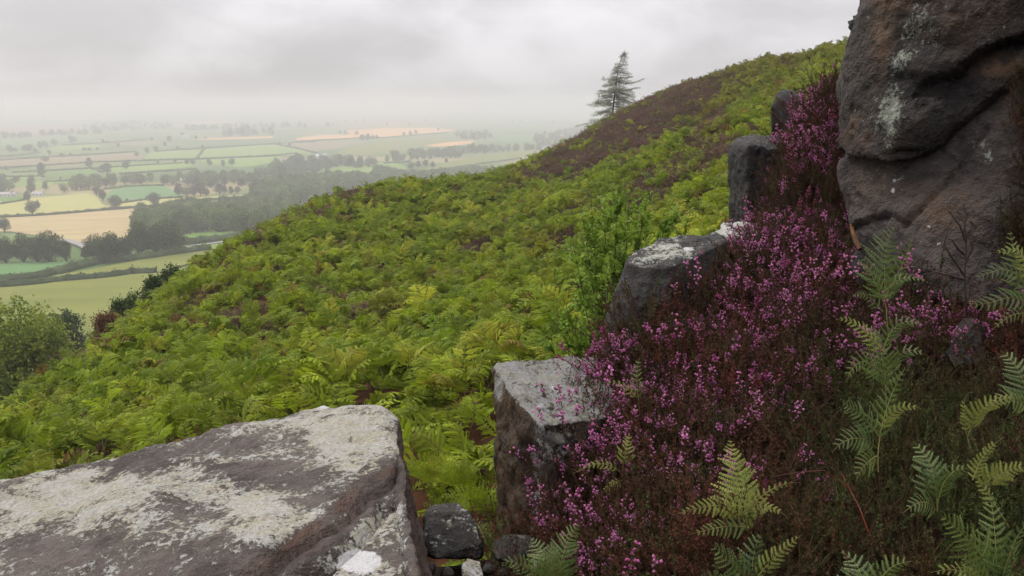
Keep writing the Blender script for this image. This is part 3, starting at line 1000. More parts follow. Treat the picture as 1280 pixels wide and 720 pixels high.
# materials ---------------------------------------------------------
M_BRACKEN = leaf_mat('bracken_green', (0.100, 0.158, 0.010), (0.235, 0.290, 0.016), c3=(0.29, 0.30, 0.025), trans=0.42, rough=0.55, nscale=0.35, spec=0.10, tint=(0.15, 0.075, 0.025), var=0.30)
M_BSTEM = plain_mat('bracken_stem', (0.16, 0.17, 0.04), (0.10, 0.07, 0.03))
M_HHEATH = leaf_mat('hill_heather', (0.110, 0.066, 0.045), (0.200, 0.125, 0.098), c3=(0.20, 0.11, 0.12), trans=0.12, rough=0.9, nscale=0.5, spec=0.05, tint=(0.060, 0.075, 0.020))
M_HLEAF = leaf_mat('heather_leaf', (0.036, 0.028, 0.012), (0.088, 0.034, 0.020), c3=(0.14, 0.038, 0.026), trans=0.15, rough=0.7, nscale=3, spec=0.15, tint=(0.050, 0.072, 0.018), var=0.40)
M_HSTEM = plain_mat('heather_stem', (0.070, 0.026, 0.017), (0.035, 0.018, 0.012))
M_HFLOWER = leaf_mat('heather_flower', (0.40, 0.10, 0.27), (0.70, 0.30, 0.52), c3=(0.36, 0.07, 0.20), trans=0.4, rough=0.6, nscale=6, spec=0.2)
M_FERN = leaf_mat('fern_green', (0.055, 0.098, 0.018), (0.105, 0.160, 0.030), trans=0.30, rough=0.45, nscale=7, spec=0.4)
M_FERNY = leaf_mat('fern_yellow', (0.17, 0.22, 0.035), (0.29, 0.31, 0.07), trans=0.30, rough=0.5, nscale=9)
M_FERNB = leaf_mat('fern_blue', (0.042, 0.082, 0.022), (0.085, 0.140, 0.038), trans=0.25, rough=0.45, nscale=9, spec=0.4)
M_FSTEM = plain_mat('fern_stem', (0.20, 0.20, 0.06), (0.14, 0.12, 0.04))
M_SHRUB = leaf_mat('shrub_leaf', (0.15, 0.25, 0.030), (0.31, 0.42, 0.055), trans=0.40, rough=0.5, nscale=3, spec=0.2)
M_OAK = leaf_mat('oak_leaf', (0.028, 0.050, 0.014), (0.072, 0.108, 0.028), trans=0.2, rough=0.8, nscale=0.12, spec=0.1)
M_YELLEAF = leaf_mat('rowan_leaf', (0.085, 0.145, 0.020), (0.30, 0.34, 0.05), trans=0.4, rough=0.6, nscale=0.9)
M_BARK = plain_mat('bark', (0.07, 0.055, 0.04), (0.04, 0.03, 0.022), bump=0.02)
M_SPRUCE = leaf_mat('misted_larch_needles', (0.26, 0.28, 0.22), (0.36, 0.37, 0.30), trans=0.35, rough=0.9, nscale=1, spec=0.05)  # needle colour lightened to grey, standing in for mist around the tree
M_RED = leaf_mat('rusty_leaf', (0.10, 0.045, 0.022), (0.14, 0.07, 0.03), trans=0.2, rough=0.8, nscale=1)
M_GRASS = leaf_mat('grass_blade', (0.05, 0.06, 0.016), (0.12, 0.10, 0.035), trans=0.25, rough=0.6, nscale=4)

# ------------------------------------------------------------------ bracken
M_WOODLEAF = leaf_mat('wood_leaf', (0.060, 0.105, 0.030), (0.150, 0.200, 0.060), c3=(0.19, 0.21, 0.08), trans=0.2, rough=0.85, nscale=0.03, spec=0.08, var=0.3)


def bold_frond(g, path, nrm, stipe, pairs, width, seed, droop, leafw=0.155):
    """frond whose pinnae are whole folded blades, for bracken seen from a distance"""
    rg = np.random.default_rng(seed)
    path = np.asarray(path, float); tt = np.linspace(0, 1, len(path)); ts = np.linspace(0, 1, 12)
    cs = [np.polyfit(tt, path[:, k], min(len(path) - 1, 3)) for k in range(3)]
    C = np.stack([np.polyval(c, ts) for c in cs], 1)
    g.tube(C[::2], np.linspace(.007, .002, 6), 3, 1)
    pt = lambda u: np.array([np.interp(u, ts, C[:, k]) for k in range(3)])
    for i in range(pairs):
        q = (i + .2) / pairs; u = stipe + (1 - stipe) * q
        b = pt(u); T = norm(pt(min(1, u + .05)) - pt(u - .05)); S = norm(np.cross(T, nrm)); N = norm(np.cross(S, T))
        L0 = width * .5 * (1 - q) ** .8
        for sd_ in (-1, 1):
            L_ = L0 * rg.uniform(.8, 1.15); d = norm(S * sd_ + T * rg.uniform(.3, .7) + N * rg.uniform(-.25, .2))
            w_ = L_ * leafw * rg.uniform(.85, 1.2) + .008
            W_ = norm(np.cross(d, N + S * rg.uniform(-.4, .4)))
            dn = -N * droop * L_
            a, m1, m2, e = b, b + d * L_ * .35 + dn * .12, b + d * L_ * .7 + dn * .45, b + d * L_ + dn
            f = N * w_ * .22
            # toothed outline
            V = [a, m1 + W_ * w_ - f, b + d * L_ * .50 + dn * .25 + W_ * w_ * .45 - f * .5, m2 + W_ * w_ * .72 - f, e, m2 - W_ * w_ * .72 - f, b + d * L_ * .50 + dn * .25 - W_ * w_ * .45 - f * .5, m1 - W_ * w_ - f, m1, m2]
            g.add(V, quads=[(0, 1, 2, 8), (8, 2, 3, 9), (0, 8, 6, 7), (8, 9, 5, 6)], tris=[(9, 3, 4), (9, 4, 5)])
    e = pt(1.0); T = norm(pt(1) - pt(.93))
    g.leaves([e], .07, .03, rg, dirs=[T])


bv = []
for k in range(8):
    g = Geo()
    for j in range(1 if k < 5 else 2):
        rg = np.random.default_rng(100 + k * 7 + j)
        Hh = rg.uniform(0.42, 0.62); Rr = rg.uniform(0.45, 0.65)
        a = j * 2.4 + rg.uniform(-.3, .3)
        rot = np.array([[math.cos(a), -math.sin(a), 0], [math.sin(a), math.cos(a), 0], [0, 0, 1]])
        pth = np.array([(0, 0, -0.05), (0.03, 0, Hh * 0.6), (Rr * 0.42, rg.uniform(-.04, .04), Hh * 1.12), (Rr, rg.uniform(-.08, .08), Hh * 1.02)]) @ rot.T
        nn_ = np.array([-0.35, rg.uniform(-.25, .25), 1.0]) @ rot.T
        bold_frond(g, pth, nn_, .36, 13, rg.uniform(.44, .60), k * 10 + j, rg.uniform(.1, .5), .115)
    bv.append(g.mesh('bracken_frond', [M_BRACKEN, M_BSTEM]))
C_BRACKEN = variants('bracken_fronds', bv)
fv = []
for k in range(9):
    g = Geo()
    for j in range(3):
        rg = np.random.default_rng(1100 + k * 7 + j)
        Hh = rg.uniform(0.38, 0.66); Rr = rg.uniform(0.40, 0.62)
        a = j * 2.1 + rg.uniform(-.5, .5)
        rot = np.array([[math.cos(a), -math.sin(a), 0], [math.sin(a), math.cos(a), 0], [0, 0, 1]])
        pth = np.array([(0, 0, -0.05), (0.03, 0, Hh * 0.6), (Rr * 0.42, rg.uniform(-.06, .06), Hh * 1.10), (Rr, rg.uniform(-.1, .1), Hh * rg.uniform(.85, 1.2))]) @ rot.T
        nn_ = np.array([-0.3, rg.uniform(-.35, .35), 1.0]) @ rot.T
        bold_frond(g, pth, nn_, .36, 9, rg.uniform(.46, .64), k * 10 + j, rg.uniform(.1, .55))
    fv.append(g.mesh('bracken_plant', [M_BRACKEN, M_BSTEM]))
C_BFAR = variants('bracken_plants', fv)

hv = []
for k in range(4):
    g = Geo()
    rg = np.random.default_rng(300 + k)
    n = 420
    base = rg.normal(size=(n, 2)) * 0.16
    ln = rg.uniform(.6, 1.0, n)
    top_ = np.c_[base * 1.9, (0.34 - 1.6 * (base ** 2).sum(1)) * ln]
    g.leaves(top_ * rg.uniform(.35, 1, n)[:, None], 0.10, 0.022, rg, up=0.0, mi=0, dirs=np.c_[base * 3, np.full(n, 0.8)])
    hv.append(g.mesh('heather_tuft', [M_HHEATH]))
C_HHEATH = variants('hill_heather_tufts', hv)

# candidate points on the hillside, kept where they can be seen (with slack for a step to the side)
HEATH = [[(640, 220), (700, 180), (760, 148), (800, 126), (862, 92), (912, 82), (905, 108), (868, 140), (835, 168), (800, 184), (770, 198), (735, 208), (690, 218)],
         [(785, 262), (800, 240), (832, 203), (870, 182), (905, 168), (915, 185), (880, 205), (855, 222), (815, 250)],
         [(395, 258), (430, 236), (470, 231), (475, 240), (435, 246), (400, 268)],
         [(300, 302), (340, 280), (395, 255), (398, 264), (345, 288), (310, 306)],
         [(120, 428), (150, 395), (165, 388), (160, 404), (130, 434)]]
BROWN = [[(120, 580), (200, 555), (330, 530), (345, 512), (260, 535), (140, 565)], [(860, 160), (905, 130), (930, 140), (890, 175)], [(600, 240), (660, 215), (690, 213), (650, 235)]]


def visible(P, slack, bvhs):
    keep = np.zeros(len(P), bool)
    for i, p in enumerate(P):
        v = Vector(p); d = v.length
        dr = v.normalized()
        ok = True
        for b in bvhs:
            h = b.ray_cast(Vector((0, 0, 0)), dr, max(d - slack, 0.01))
            if h[0] is not None: ok = False; break
        keep[i] = ok
    return keep


def sample_hill(n, dens_fn, size_h, seed, slack=2.5):
    rg = np.random.default_rng(seed)
    x = rg.uniform(-48, 48, n); y = rg.uniform(3.6, 140, n)
    dens = dens_fn(np.hypot(x, y))
    k = rg.uniform(0, 1, n) < dens
    x, y = x[k], y[k]
    # quick reject by picture column
    px, _ = proj(np.c_[x, y, np.full(len(x), -4.0)])
    k = (px > -260) & (px < 1180)
    x, y = x[k], y[k]
    z = np.array([gz(a, b) for a, b in zip(x, y)])
    P = np.c_[x, y, z]
    k = visible(P + np.array([0, 0, size_h]), slack, [BVH])
    P = P[k]
    return P, rg


AREA = 96 * 136.4
NB = 420000
D0 = NB / AREA   # candidates per square metre
P, rg = sample_hill(NB, lambda r: np.clip(np.where(r < 12, 18, np.where(r < 30, 7.2, np.where(r < 60, 5.6, 4.6))) / D0, 0, 1), 0.75, 77)
px, py = proj(P + np.array([0, 0, 0.6]))
# leave out the rock outcrop itself
out_ = ~((P[:, 1] < 9) & (P[:, 0] > np.interp(P[:, 1], [3.6, 4.4, 5.2, 6.5, 9], [-0.2, 0.6, 1.5, 2.4, 4.5]) + 0.3))
inH = np.zeros(len(P), bool)
jx, jy = px + rg.normal(size=len(P)) * 7, py + rg.normal(size=len(P)) * 5
for qi, q in enumerate(HEATH): inH |= in_poly(jx, jy, q) & (np.random.default_rng(qi).uniform(size=len(P)) < (.85, .5, .8, .8, .8)[qi])
nzb = np.array([noise.fractal(Vector((p[0] * 0.35, p[1] * 0.22, 3.1)), 0.8, 2.0, 4) for p in P])
nzc = np.array([noise.fractal(Vector((p[0] * 0.9 + 40, p[1] * 0.6, 9.1)), 0.7, 2.0, 3) for p in P])
hole = (nzb + 0.55 * nzc > 0.68)
brown = np.zeros(len(P), bool)
for q in BROWN: brown |= in_poly(jx, jy, q)
isH = inH & (rg.uniform(size=len(P)) < 0.90)
keepB = out_ & ~isH & ~(hole & (rg.uniform(size=len(P)) < 0.7)) & ~(brown & (rg.uniform(size=len(P)) < 0.6))
PB = P[keepB]
n = len(PB)
rB = np.hypot(PB[:, 0], PB[:, 1])
yaw = rg.normal(size=n) * 1.1 + R(215)
E = np.c_[rg.normal(size=n) * 0.30 - 0.04, rg.normal(size=n) * 0.30 + 0.05, yaw]
clump = np.array([noise.fractal(Vector((p[0] * 0.75, p[1] * 0.55, 5.5)), 0.6, 2.0, 3) for p in PB])
sc_ = rg.uniform(0.55, 1.45, n) * (0.9 + 0.25 * nzc[keepB]) * np.where(rB < 10, 0.82, 1.0) * np.where(rB > 50, 1.12, 1.0)
sink = rg.uniform(0, 0.28, n) - 0.75 * np.clip(clump, -.8, .5)
tint = np.clip((rg.uniform(size=n) < 0.03) * rg.uniform(.5, 1, n) + np.clip(nzb[keepB] - 0.25, 0, 1) * 0.9 + 0.35 * brown[keepB] + 0.42 * smoothstep(45, 100, rB) * smoothstep(700, 900, px[keepB]), 0, 0.9)  # last term paints mist as duller fronds far up right; others are browning
Z0 = np.c_[np.zeros(n), np.zeros(n), sink]
nr = rB < 12 + rg.normal(size=n) * 1.5
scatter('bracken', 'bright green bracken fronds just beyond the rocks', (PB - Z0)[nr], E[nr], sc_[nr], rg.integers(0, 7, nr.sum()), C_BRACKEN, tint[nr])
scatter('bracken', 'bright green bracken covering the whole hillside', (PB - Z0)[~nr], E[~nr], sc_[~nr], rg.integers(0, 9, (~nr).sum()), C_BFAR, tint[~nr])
print('bracken', n)
# brown heather among it
rg = np.random.default_rng(9)
hh = out_ & (inH | ((hole | brown | (rg.uniform(size=len(P)) < 0.03)) & (P[:, 1] > 24)))
PH = P[hh]
n = len(PH)
pxh, pyh = proj(PH)
tint = np.clip(rg.uniform(-0.6, 0.6, n), 0, 1)
scatter('hill_heather', 'brown and dusky purple heather on the ridge and between the bracken', PH - np.array([0, 0, .05]), np.c_[rg.normal(size=(n, 2)) * .2, rg.uniform(0, 6.28, n)],
        rg.uniform(1.1, 2.2, n) * np.where(inH[hh], 1.15, .8), rg.integers(0, 4, n), C_HHEATH, tint)
print('hill heather', n)

# ------------------------------------------------------------------ near heather
def sprig(g, rg, base, tip, flowers, leafy=1.0):
    mid = (base + tip) / 2 + rg.normal(size=3) * 0.015
    ts = np.linspace(0, 1, 5)
    C = np.array([(1 - t_) ** 2 * base + 2 * t_ * (1 - t_) * mid + t_ * t_ * tip for t_ in ts])
    g.tube(C, 0.0016 * (1.1 - ts * 0.7), 3, 1)
    n = int(46 * leafy)
    u = rg.uniform(0.25, 1.0, n) ** 0.8
    Pc = np.stack([np.interp(u, ts, C[:, k]) for k in range(3)], 1)
    dr = rg.normal(size=(n, 3)); dr[:, 2] = np.abs(dr[:, 2]) + 0.8
    dr /= np.linalg.norm(dr, axis=1)[:, None]
    g.leaves(Pc + dr * 0.006, 0.014, 0.0035, rg, up=0.0, mi=0, dirs=dr)
    # side shoots
    for q in range(3):
        u0 = rg.uniform(.35, .8); b = np.array([np.interp(u0, ts, C[:, k]) for k in range(3)])
        e = b + norm(rg.normal(size=3) + np.array([0, 0, 1.6])) * rg.uniform(.03, .06)
        m = 12; uu = rg.uniform(0, 1, m)[:, None]
        d2 = rg.normal(size=(m, 3)) + np.array([0, 0, 1.0]); d2 /= np.linalg.norm(d2, axis=1)[:, None]
        g.leaves(b + (e - b) * uu + d2 * .005, 0.013, 0.0035, rg, up=0, mi=0, dirs=d2)
    if flowers:
        m = rg.integers(8, 18)
        for q in range(m):
            u0 = 1 - abs(rg.normal()) * 0.09
            if u0 < .5: continue
            c = np.array([np.interp(u0, ts, C[:, k]) for k in range(3)]) + rg.normal(size=3) * 0.006
            d = norm(rg.normal(size=3) * .7 + np.array([0, 0, -.4]))
            a = norm(np.cross(d, [.3, .5, .8])); b2 = np.cross(d, a)
            L_, r_ = rg.uniform(.008, .012), rg.uniform(.0036, .0052)
            V = [c + d * -L_ * .5] + [c + d * L_ * .05 + r_ * (math.cos(x_) * a + math.sin(x_) * b2) for x_ in (0, 1.57, 3.14, 4.71)] + [c + d * L_ * .55]
            g.add(V, tris=[(0, 1, 2), (0, 2, 3), (0, 3, 4), (0, 4, 1), (5, 2, 1), (5, 3, 2), (5, 4, 3), (5, 1, 4)], mi=2)


def tuft_mesh(seed, flower_p, ns=11, spread=0.075, h=(0.16, 0.30)):
    rg = np.random.default_rng(seed)
    g = Geo()
    for _ in range(ns):
        b = np.r_[rg.normal(size=2) * spread * 0.5, -0.02]
        t_ = np.r_[b[:2] * 2.3 + rg.normal(size=2) * 0.03, rg.uniform(*h)]
        sprig(g, rg, b, t_, rg.uniform() < flower_p)
    return g.mesh('heather_sprigs', [M_HLEAF, M_HSTEM, M_HFLOWER])


C_HEATHER = variants('heather_sprigs', [tuft_mesh(500 + k, (0.75, 0.45, 1.0, 0.0, 0.0, 0.0)[k]) for k in range(6)])
rg = np.random.default_rng(21)
n = 7000
hx = rg.uniform(-0.1, 4.6, n); hy = rg.uniform(0.9, 7.2, n)
xe = np.interp(hy, EDGE[:, 0], EDGE[:, 1])
k = hx > xe - 0.16 - 0.1 * rg.uniform(size=n)
hx, hy = hx[k], hy[k]
HP = []
for a, b in zip(hx, hy):
    h = BANK_BVH.ray_cast(Vector((a, b, 10)), Vector((0, 0, -1)))
    HP.append((a, b, h[0].z if h[0] is not None else -9))
HP = np.array(HP)
px, py = proj(HP + np.array([0, 0, .22]))
k = (px > 640) & (px < 1420) & (py < 860) & (HP[:, 2] > -2.6)
HP, px, py = HP[k], px[k], py[k]
n = len(HP)
# where it blooms
fl = 0.25 + 0 * px
for (cx, cyy, rx, ry, a_) in [(1000, 150, 60, 80, .6), (1010, 230, 60, 60, .45), (950, 380, 100, 60, .65), (1020, 350, 60, 60, .7), (800, 440, 90, 50, .75), (760, 560, 90, 60, .6), (900, 480, 110, 60, .6),
                         (985, 500, 60, 40, .55), (1140, 395, 70, 30, .5), (750, 690, 60, 30, .5), (1075, 380, 50, 40, .4), (860, 640, 70, 60, .05)]:
    fl = np.maximum(fl, a_ * np.exp(-((px - cx) / rx) ** 2 - ((py - cyy) / ry) ** 2))
nzf = np.array([noise.fractal(Vector((p[0] * 2.2, p[1] * 2.2, 7)), .7, 2, 3) for p in HP])
fl = fl * (0.75 + 0.9 * nzf) + 0.15 * nzf
# bare flowers to the right-hand bottom corner
dark = smoothstep(1010, 1090, px - 0.5 * (430 - py).clip(-200, 0)) * smoothstep(420, 470, py)
fl = fl * (1 - dark) - 0.35 * smoothstep(560, 640, py) * smoothstep(780, 880, px)
bloom = rg.uniform(size=n) < fl * 1.25
pick = np.where(bloom, rg.integers(0, 3, n), rg.integers(3, 6, n))
tint = np.clip(dark * rg.uniform(.2, 1.0, n) * (0.75 + 1.2 * nzf) + 0.5 * np.clip(nzf, 0, 1) + (rg.uniform(size=n) < .12) * .6, 0, 1)
sl = (rg.normal(size=(n, 2)) * .38)
E = np.c_[sl[:, 0] + 0.10, sl[:, 1] - 0.18, rg.uniform(0, 6.28, n)]
lump = np.array([noise.fractal(Vector((p[0] * 3.6, p[1] * 3.6, 2)), .6, 2, 2) for p in HP])
scatter('heather', 'dark heather bank in pink and purple flower', HP, E, rg.uniform(.75, 1.2, n) * (1 + .55 * np.clip(lump, -.5, .7)) * np.where(dark > .5, .8, 1), pick, C_HEATHER, tint)
print('heather', n)

# heather hanging on the sloping slab at the right edge
dg = bpy.context.evaluated_depsgraph_get()
blds = [o for o in COL.objects if o.name.startswith('boulder')]
BB = [BVHTree.FromObject(o, dg) for o in blds]
HP = []
for _ in range(420):
    a, b = rg.uniform(1238, 1330), rg.uniform(80, 345)
    if a < np.interp(b, [80, 110, 150, 200, 260, 345], [1300, 1284, 1280, 1285, 1280, 1250]) + rg.normal() * 5: continue
    d = Vector(at(a, b, 1.0)).normalized()
    best = None
    for t_ in BB:
        h = t_.ray_cast(Vector((0, 0, 0)), d)
        if h[0] is not None and (best is None or h[3] < best[3]): best = h
    if best is not None: HP.append(best[0][:])
HP = np.array(HP); n = len(HP)
scatter('heather', 'dark brown heather hanging over the right edge of the sloping slab', HP, np.c_[rg.normal(size=n) * .3 + .9, rg.normal(size=n) * .3 - .35, rg.normal(size=n) * .3], rg.uniform(.55, .85, n),
        rg.integers(3, 6, n), C_HEATHER, rg.uniform(-.4, .6, n).clip(0, 1))
# ================================================================== single plants and trees
def bank_at(px_, py_, Y):
    return at(px_, py_, Y)


def fern(label, fronds, loc, mat=M_FERN, group=None):
    """fronds: list of (list of (px,py,Y) control points, width, normal, options)"""
    root = empty('fern', loc)
    tag(root, label, 'fern', group)
    for i, (cps, wd, nr, kw) in enumerate(fronds):
        g = Geo()
        pth = np.array([at(*c) for c in cps]) - np.array(loc)
        kw = dict(kw); mt = kw.pop('mat', mat); lb = kw.pop('label', None)
        opt = dict(stipe=0.12, pairs=16, pin=14, stem_r=0.0022, pinnule=0.13, droop=.22, seed=len(label) * 7 + i, full=True)
        opt.update(kw)
        frond(g, pth, nr, width=wd, **opt)
        o = obj('frond', g.mesh('frond', [mt, M_FSTEM]), root)
        if lb: o['label'] = lb
    return root


FC = (0.1, -1, 0.45)     # faces the viewer
# the bright fern in front
fern('bright upright fern with broad triangular frond, alone in the dark heather below the pink flowers', [
    ([(938, 712, 2.40), (934, 660, 2.42), (924, 600, 2.50), (912, 549, 2.62)], 0.25, (0.15, -1, 0.35), dict(stipe=.30, pairs=17, mat=M_FERNY, label='yellow green upright frond', fwd=.35)),
    ([(930, 640, 2.42), (900, 632, 2.38), (868, 636, 2.33), (845, 643, 2.30)], 0.11, (0.1, -1, 0.8), dict(stipe=.02, pairs=13, mat=M_FERNY)),
    ([(930, 640, 2.42), (950, 632, 2.40), (972, 638, 2.36), (985, 648, 2.33)], 0.055, (0.0, -1, 0.6), dict(stipe=.02, pairs=10, mat=M_FERNY)),
    ([(932, 640, 2.42), (955, 618, 2.40), (978, 606, 2.40), (1000, 603, 2.40)], 0.06, (0.0, -1, 0.6), dict(stipe=.02, pairs=11, mat=M_FERNY)),
    ([(936, 660, 2.40), (910, 658, 2.36), (886, 662, 2.30), (862, 668, 2.26)], 0.10, (0.0, -1, 0.9), dict(stipe=.05, pairs=11, mat=M_FERN)),
], at(938, 712, 2.40))
fern('bluish green fern low at the bottom edge, right under the bright upright fern', [
    ([(946, 800, 2.15), (942, 745, 2.2), (941, 700, 2.25), (952, 668, 2.3)], 0.22, (0.1, -1, .5), dict(stipe=.25, pairs=12, pinnule=.15, pin=9)),
    ([(940, 730, 2.2), (915, 705, 2.15), (900, 690, 2.12), (886, 678, 2.1)], 0.15, (0.2, -1, .7), dict(stipe=.05, pairs=11, pinnule=.17, pin=8)),
    ([(944, 725, 2.2), (965, 700, 2.2), (985, 682, 2.2), (1003, 668, 2.22)], 0.085, (-0.1, -1, .6), dict(stipe=.05, pairs=12, mat=M_FERNY)),
    ([(940, 745, 2.2), (915, 735, 2.1), (895, 722, 2.05), (880, 716, 2.0)], 0.12, (0.2, -1, .9), dict(stipe=.05, pairs=10, pinnule=.17)),
], at(946, 800, 2.15), M_FERNB)
fern('green fern standing at the foot of the great boulder', [
    ([(1112, 440, 3.45), (1108, 390, 3.5), (1106, 330, 3.6), (1118, 284, 3.75)], 0.34, (0.2, -1, .4), dict(stipe=.36, pairs=13, fwd=.5)),
    ([(1106, 372, 3.5), (1128, 330, 3.5), (1138, 305, 3.52), (1142, 290, 3.55)], 0.13, (0.3, -1, .2), dict(stipe=.1, pairs=10)),
    ([(1106, 365, 3.5), (1128, 348, 3.45), (1148, 348, 3.4), (1168, 356, 3.36)], 0.07, (0.1, -1, .8), dict(stipe=.05, pairs=11, mat=M_FERNB)),
    ([(1106, 380, 3.5), (1090, 345, 3.5), (1080, 325, 3.5), (1072, 318, 3.5)], 0.13, (-0.2, -1, .3), dict(stipe=.1, pairs=9)),
    ([(1104, 390, 3.48), (1086, 372, 3.45), (1072, 368, 3.4), (1060, 376, 3.38)], 0.08, (-0.2, -1, .6), dict(stipe=.1, pairs=9, mat=M_FERNB)),
], at(1112, 440, 3.45))
fern('spreading fern with pale arching fronds just below the boulder foot fern', [
    ([(1108, 520, 2.95), (1106, 470, 3.0), (1098, 430, 3.05), (1080, 405, 3.1)], 0.20, (0, -1, .7), dict(stipe=.3, pairs=12)),
    ([(1104, 440, 3.0), (1120, 408, 3.0), (1140, 402, 2.98), (1152, 408, 2.95)], 0.12, (0.2, -1, .6), dict(stipe=.08, pairs=11, mat=M_FERNB)),
    ([(1104, 440, 3.0), (1078, 412, 3.0), (1060, 400, 3.0), (1045, 400, 2.98)], 0.10, (-0.2, -1, .9), dict(stipe=.06, pairs=11, mat=M_FERNY)),
    ([(1106, 470, 3.0), (1124, 444, 2.95), (1142, 438, 2.92), (1160, 444, 2.9)], 0.12, (0.2, -1, .8), dict(stipe=.1, pairs=10, mat=M_FERNB)),
    ([(1106, 470, 3.0), (1082, 452, 2.95), (1066, 460, 2.9), (1058, 478, 2.86)], 0.14, (-0.1, -1, .5), dict(stipe=.1, pairs=10)),
], at(1108, 520, 2.95))
fern('fern clump rising from dark moss, between the red stalk and the pink heather', [
    ([(1098, 590, 2.58), (1100, 545, 2.6), (1112, 500, 2.65), (1132, 458, 2.72)], 0.17, (0.3, -1, .3), dict(stipe=.3, pairs=12)),
    ([(1100, 540, 2.6), (1118, 515, 2.58), (1138, 508, 2.55), (1158, 514, 2.52)], 0.07, (0.1, -1, .7), dict(stipe=.08, pairs=11, mat=M_FERNY)),
    ([(1098, 545, 2.6), (1078, 520, 2.58), (1062, 508, 2.55), (1050, 500, 2.52)], 0.13, (-0.1, -1, .6), dict(stipe=.08, pairs=11, mat=M_FERNB)),
    ([(1096, 560, 2.58), (1075, 548, 2.5), (1055, 552, 2.45), (1040, 566, 2.42)], 0.15, (-0.1, -1, .6), dict(stipe=.08, pairs=11, mat=M_FERNB)),
    ([(1096, 570, 2.58), (1088, 575, 2.5), (1078, 585, 2.45), (1070, 602, 2.42)], 0.14, (-0.1, -1, .4), dict(stipe=.08, pairs=10)),
], at(1098, 590, 2.58))
fern('green fern at the right edge, against the slab under the hanging heather', [
    ([(1300, 420, 3.05), (1282, 360, 3.1), (1270, 320, 3.15), (1262, 288, 3.2)], 0.20, (0, -1, .5), dict(stipe=.3, pairs=12, mat=M_FERN)),
    ([(1285, 365, 3.1), (1262, 338, 3.08), (1240, 340, 3.05), (1215, 346, 3.0)], 0.12, (0, -1, .8), dict(stipe=.05, pairs=12, mat=M_FERNB)),
    ([(1290, 385, 3.08), (1262, 372, 3.02), (1240, 378, 3.0), (1204, 378, 2.95)], 0.14, (0, -1, .8), dict(stipe=.05, pairs=12, mat=M_FERNB)),
    ([(1288, 350, 3.1), (1275, 318, 3.1), (1262, 312, 3.1), (1240, 316, 3.1)], 0.10, (0, -1, .8), dict(stipe=.05, pairs=11, mat=M_FERNY)),
    ([(1290, 395, 3.08), (1272, 392, 3.0), (1255, 400, 2.95), (1240, 412, 2.9)], 0.10, (0, -1, .6), dict(stipe=.05, pairs=10, mat=M_FERN)),
], at(1300, 420, 3.05))
fern('small lone lime green fern with a curled tip, near the right edge', [
    ([(1215, 565, 2.5), (1206, 530, 2.5), (1206, 500, 2.5), (1216, 490, 2.5)], 0.035, (-.5, -1, .4), dict(stipe=.35, pairs=12, mat=M_FERNY)),
    ([(1210, 545, 2.5), (1228, 512, 2.48), (1252, 500, 2.46), (1278, 496, 2.44)], 0.10, (0.1, -1, .5), dict(stipe=.12, pairs=14, mat=M_FERNY)),
], at(1215, 565, 2.5), M_FERNY)
fern('yellowing fern with bent tip under the lime green one at the right edge', [
    ([(1262, 660, 2.15), (1240, 625, 2.18), (1222, 600, 2.2), (1214, 596, 2.2)], 0.05, (0, -1, .6), dict(stipe=.4, pairs=8, mat=M_FERNY)),
    ([(1216, 600, 2.2), (1224, 580, 2.2), (1236, 562, 2.2), (1256, 546, 2.2)], 0.055, (-.3, -1, .5), dict(stipe=.03, pairs=13, mat=M_FERNY)),
    ([(1224, 606, 2.2), (1240, 598, 2.17), (1262, 588, 2.15), (1290, 584, 2.12)], 0.10, (0, -1, .5), dict(stipe=.05, pairs=12, mat=M_FERNY)),
], at(1262, 660, 2.15), M_FERNY)
fern('deep green fern spreading at the bottom right corner', [
    ([(1245, 790, 1.95), (1246, 720, 2.0), (1243, 660, 2.05), (1236, 612, 2.12)], 0.20, (-.1, -1, .4), dict(stipe=.2, pairs=15, pinnule=.12)),
    ([(1244, 720, 2.0), (1215, 680, 1.98), (1190, 655, 1.96), (1172, 640, 1.95)], 0.16, (-.2, -1, .6), dict(stipe=.08, pairs=13, pinnule=.15)),
    ([(1246, 740, 1.98), (1260, 700, 1.95), (1272, 670, 1.95), (1292, 650, 1.95)], 0.14, (.2, -1, .6), dict(stipe=.08, pairs=12, pinnule=.15, mat=M_FERNB)),
    ([(1240, 745, 1.95), (1210, 718, 1.9), (1185, 712, 1.88), (1162, 716, 1.86)], 0.10, (0, -1, .9), dict(stipe=.08, pairs=13, mat=M_FERNY)),
    ([(1242, 760, 1.95), (1222, 720, 1.9), (1208, 700, 1.88), (1200, 690, 1.87)], 0.13, (-.2, -1, .4), dict(stipe=.08, pairs=12)),
], at(1245, 790, 1.95))
fern('dull green fern at the bottom edge between upright rock and heather', [
    ([(690, 760, 2.55), (684, 715, 2.6), (676, 690, 2.66), (664, 672, 2.72)], 0.22, (0, -1, .7), dict(stipe=.2, pairs=13)),
    ([(694, 750, 2.55), (702, 700, 2.6), (712, 672, 2.66), (724, 655, 2.72)], 0.20, (.1, -1, .6), dict(stipe=.2, pairs=13)),
    ([(686, 745, 2.55), (660, 712, 2.5), (642, 702, 2.48), (626, 704, 2.45)], 0.15, (-.1, -1, .9), dict(stipe=.15, pairs=12)),
    ([(692, 750, 2.55), (690, 715, 2.5), (690, 695, 2.5), (694, 676, 2.52)], 0.18, (0, -1, .7), dict(stipe=.2, pairs=12)),
], at(690, 760, 2.55))
fern('thin young fern at the top of the flowers right of the upright squared rock', [
    ([(800, 520, 3.42), (797, 490, 3.42), (796, 465, 3.45), (800, 446, 3.5)], 0.10, (0, -1, .4), dict(stipe=.3, pairs=9)),
    ([(798, 500, 3.42), (782, 484, 3.4), (768, 478, 3.4), (752, 478, 3.4)], 0.06, (0, -1, .6), dict(stipe=.1, pairs=8, mat=M_FERNY)),
], at(800, 520, 3.42))
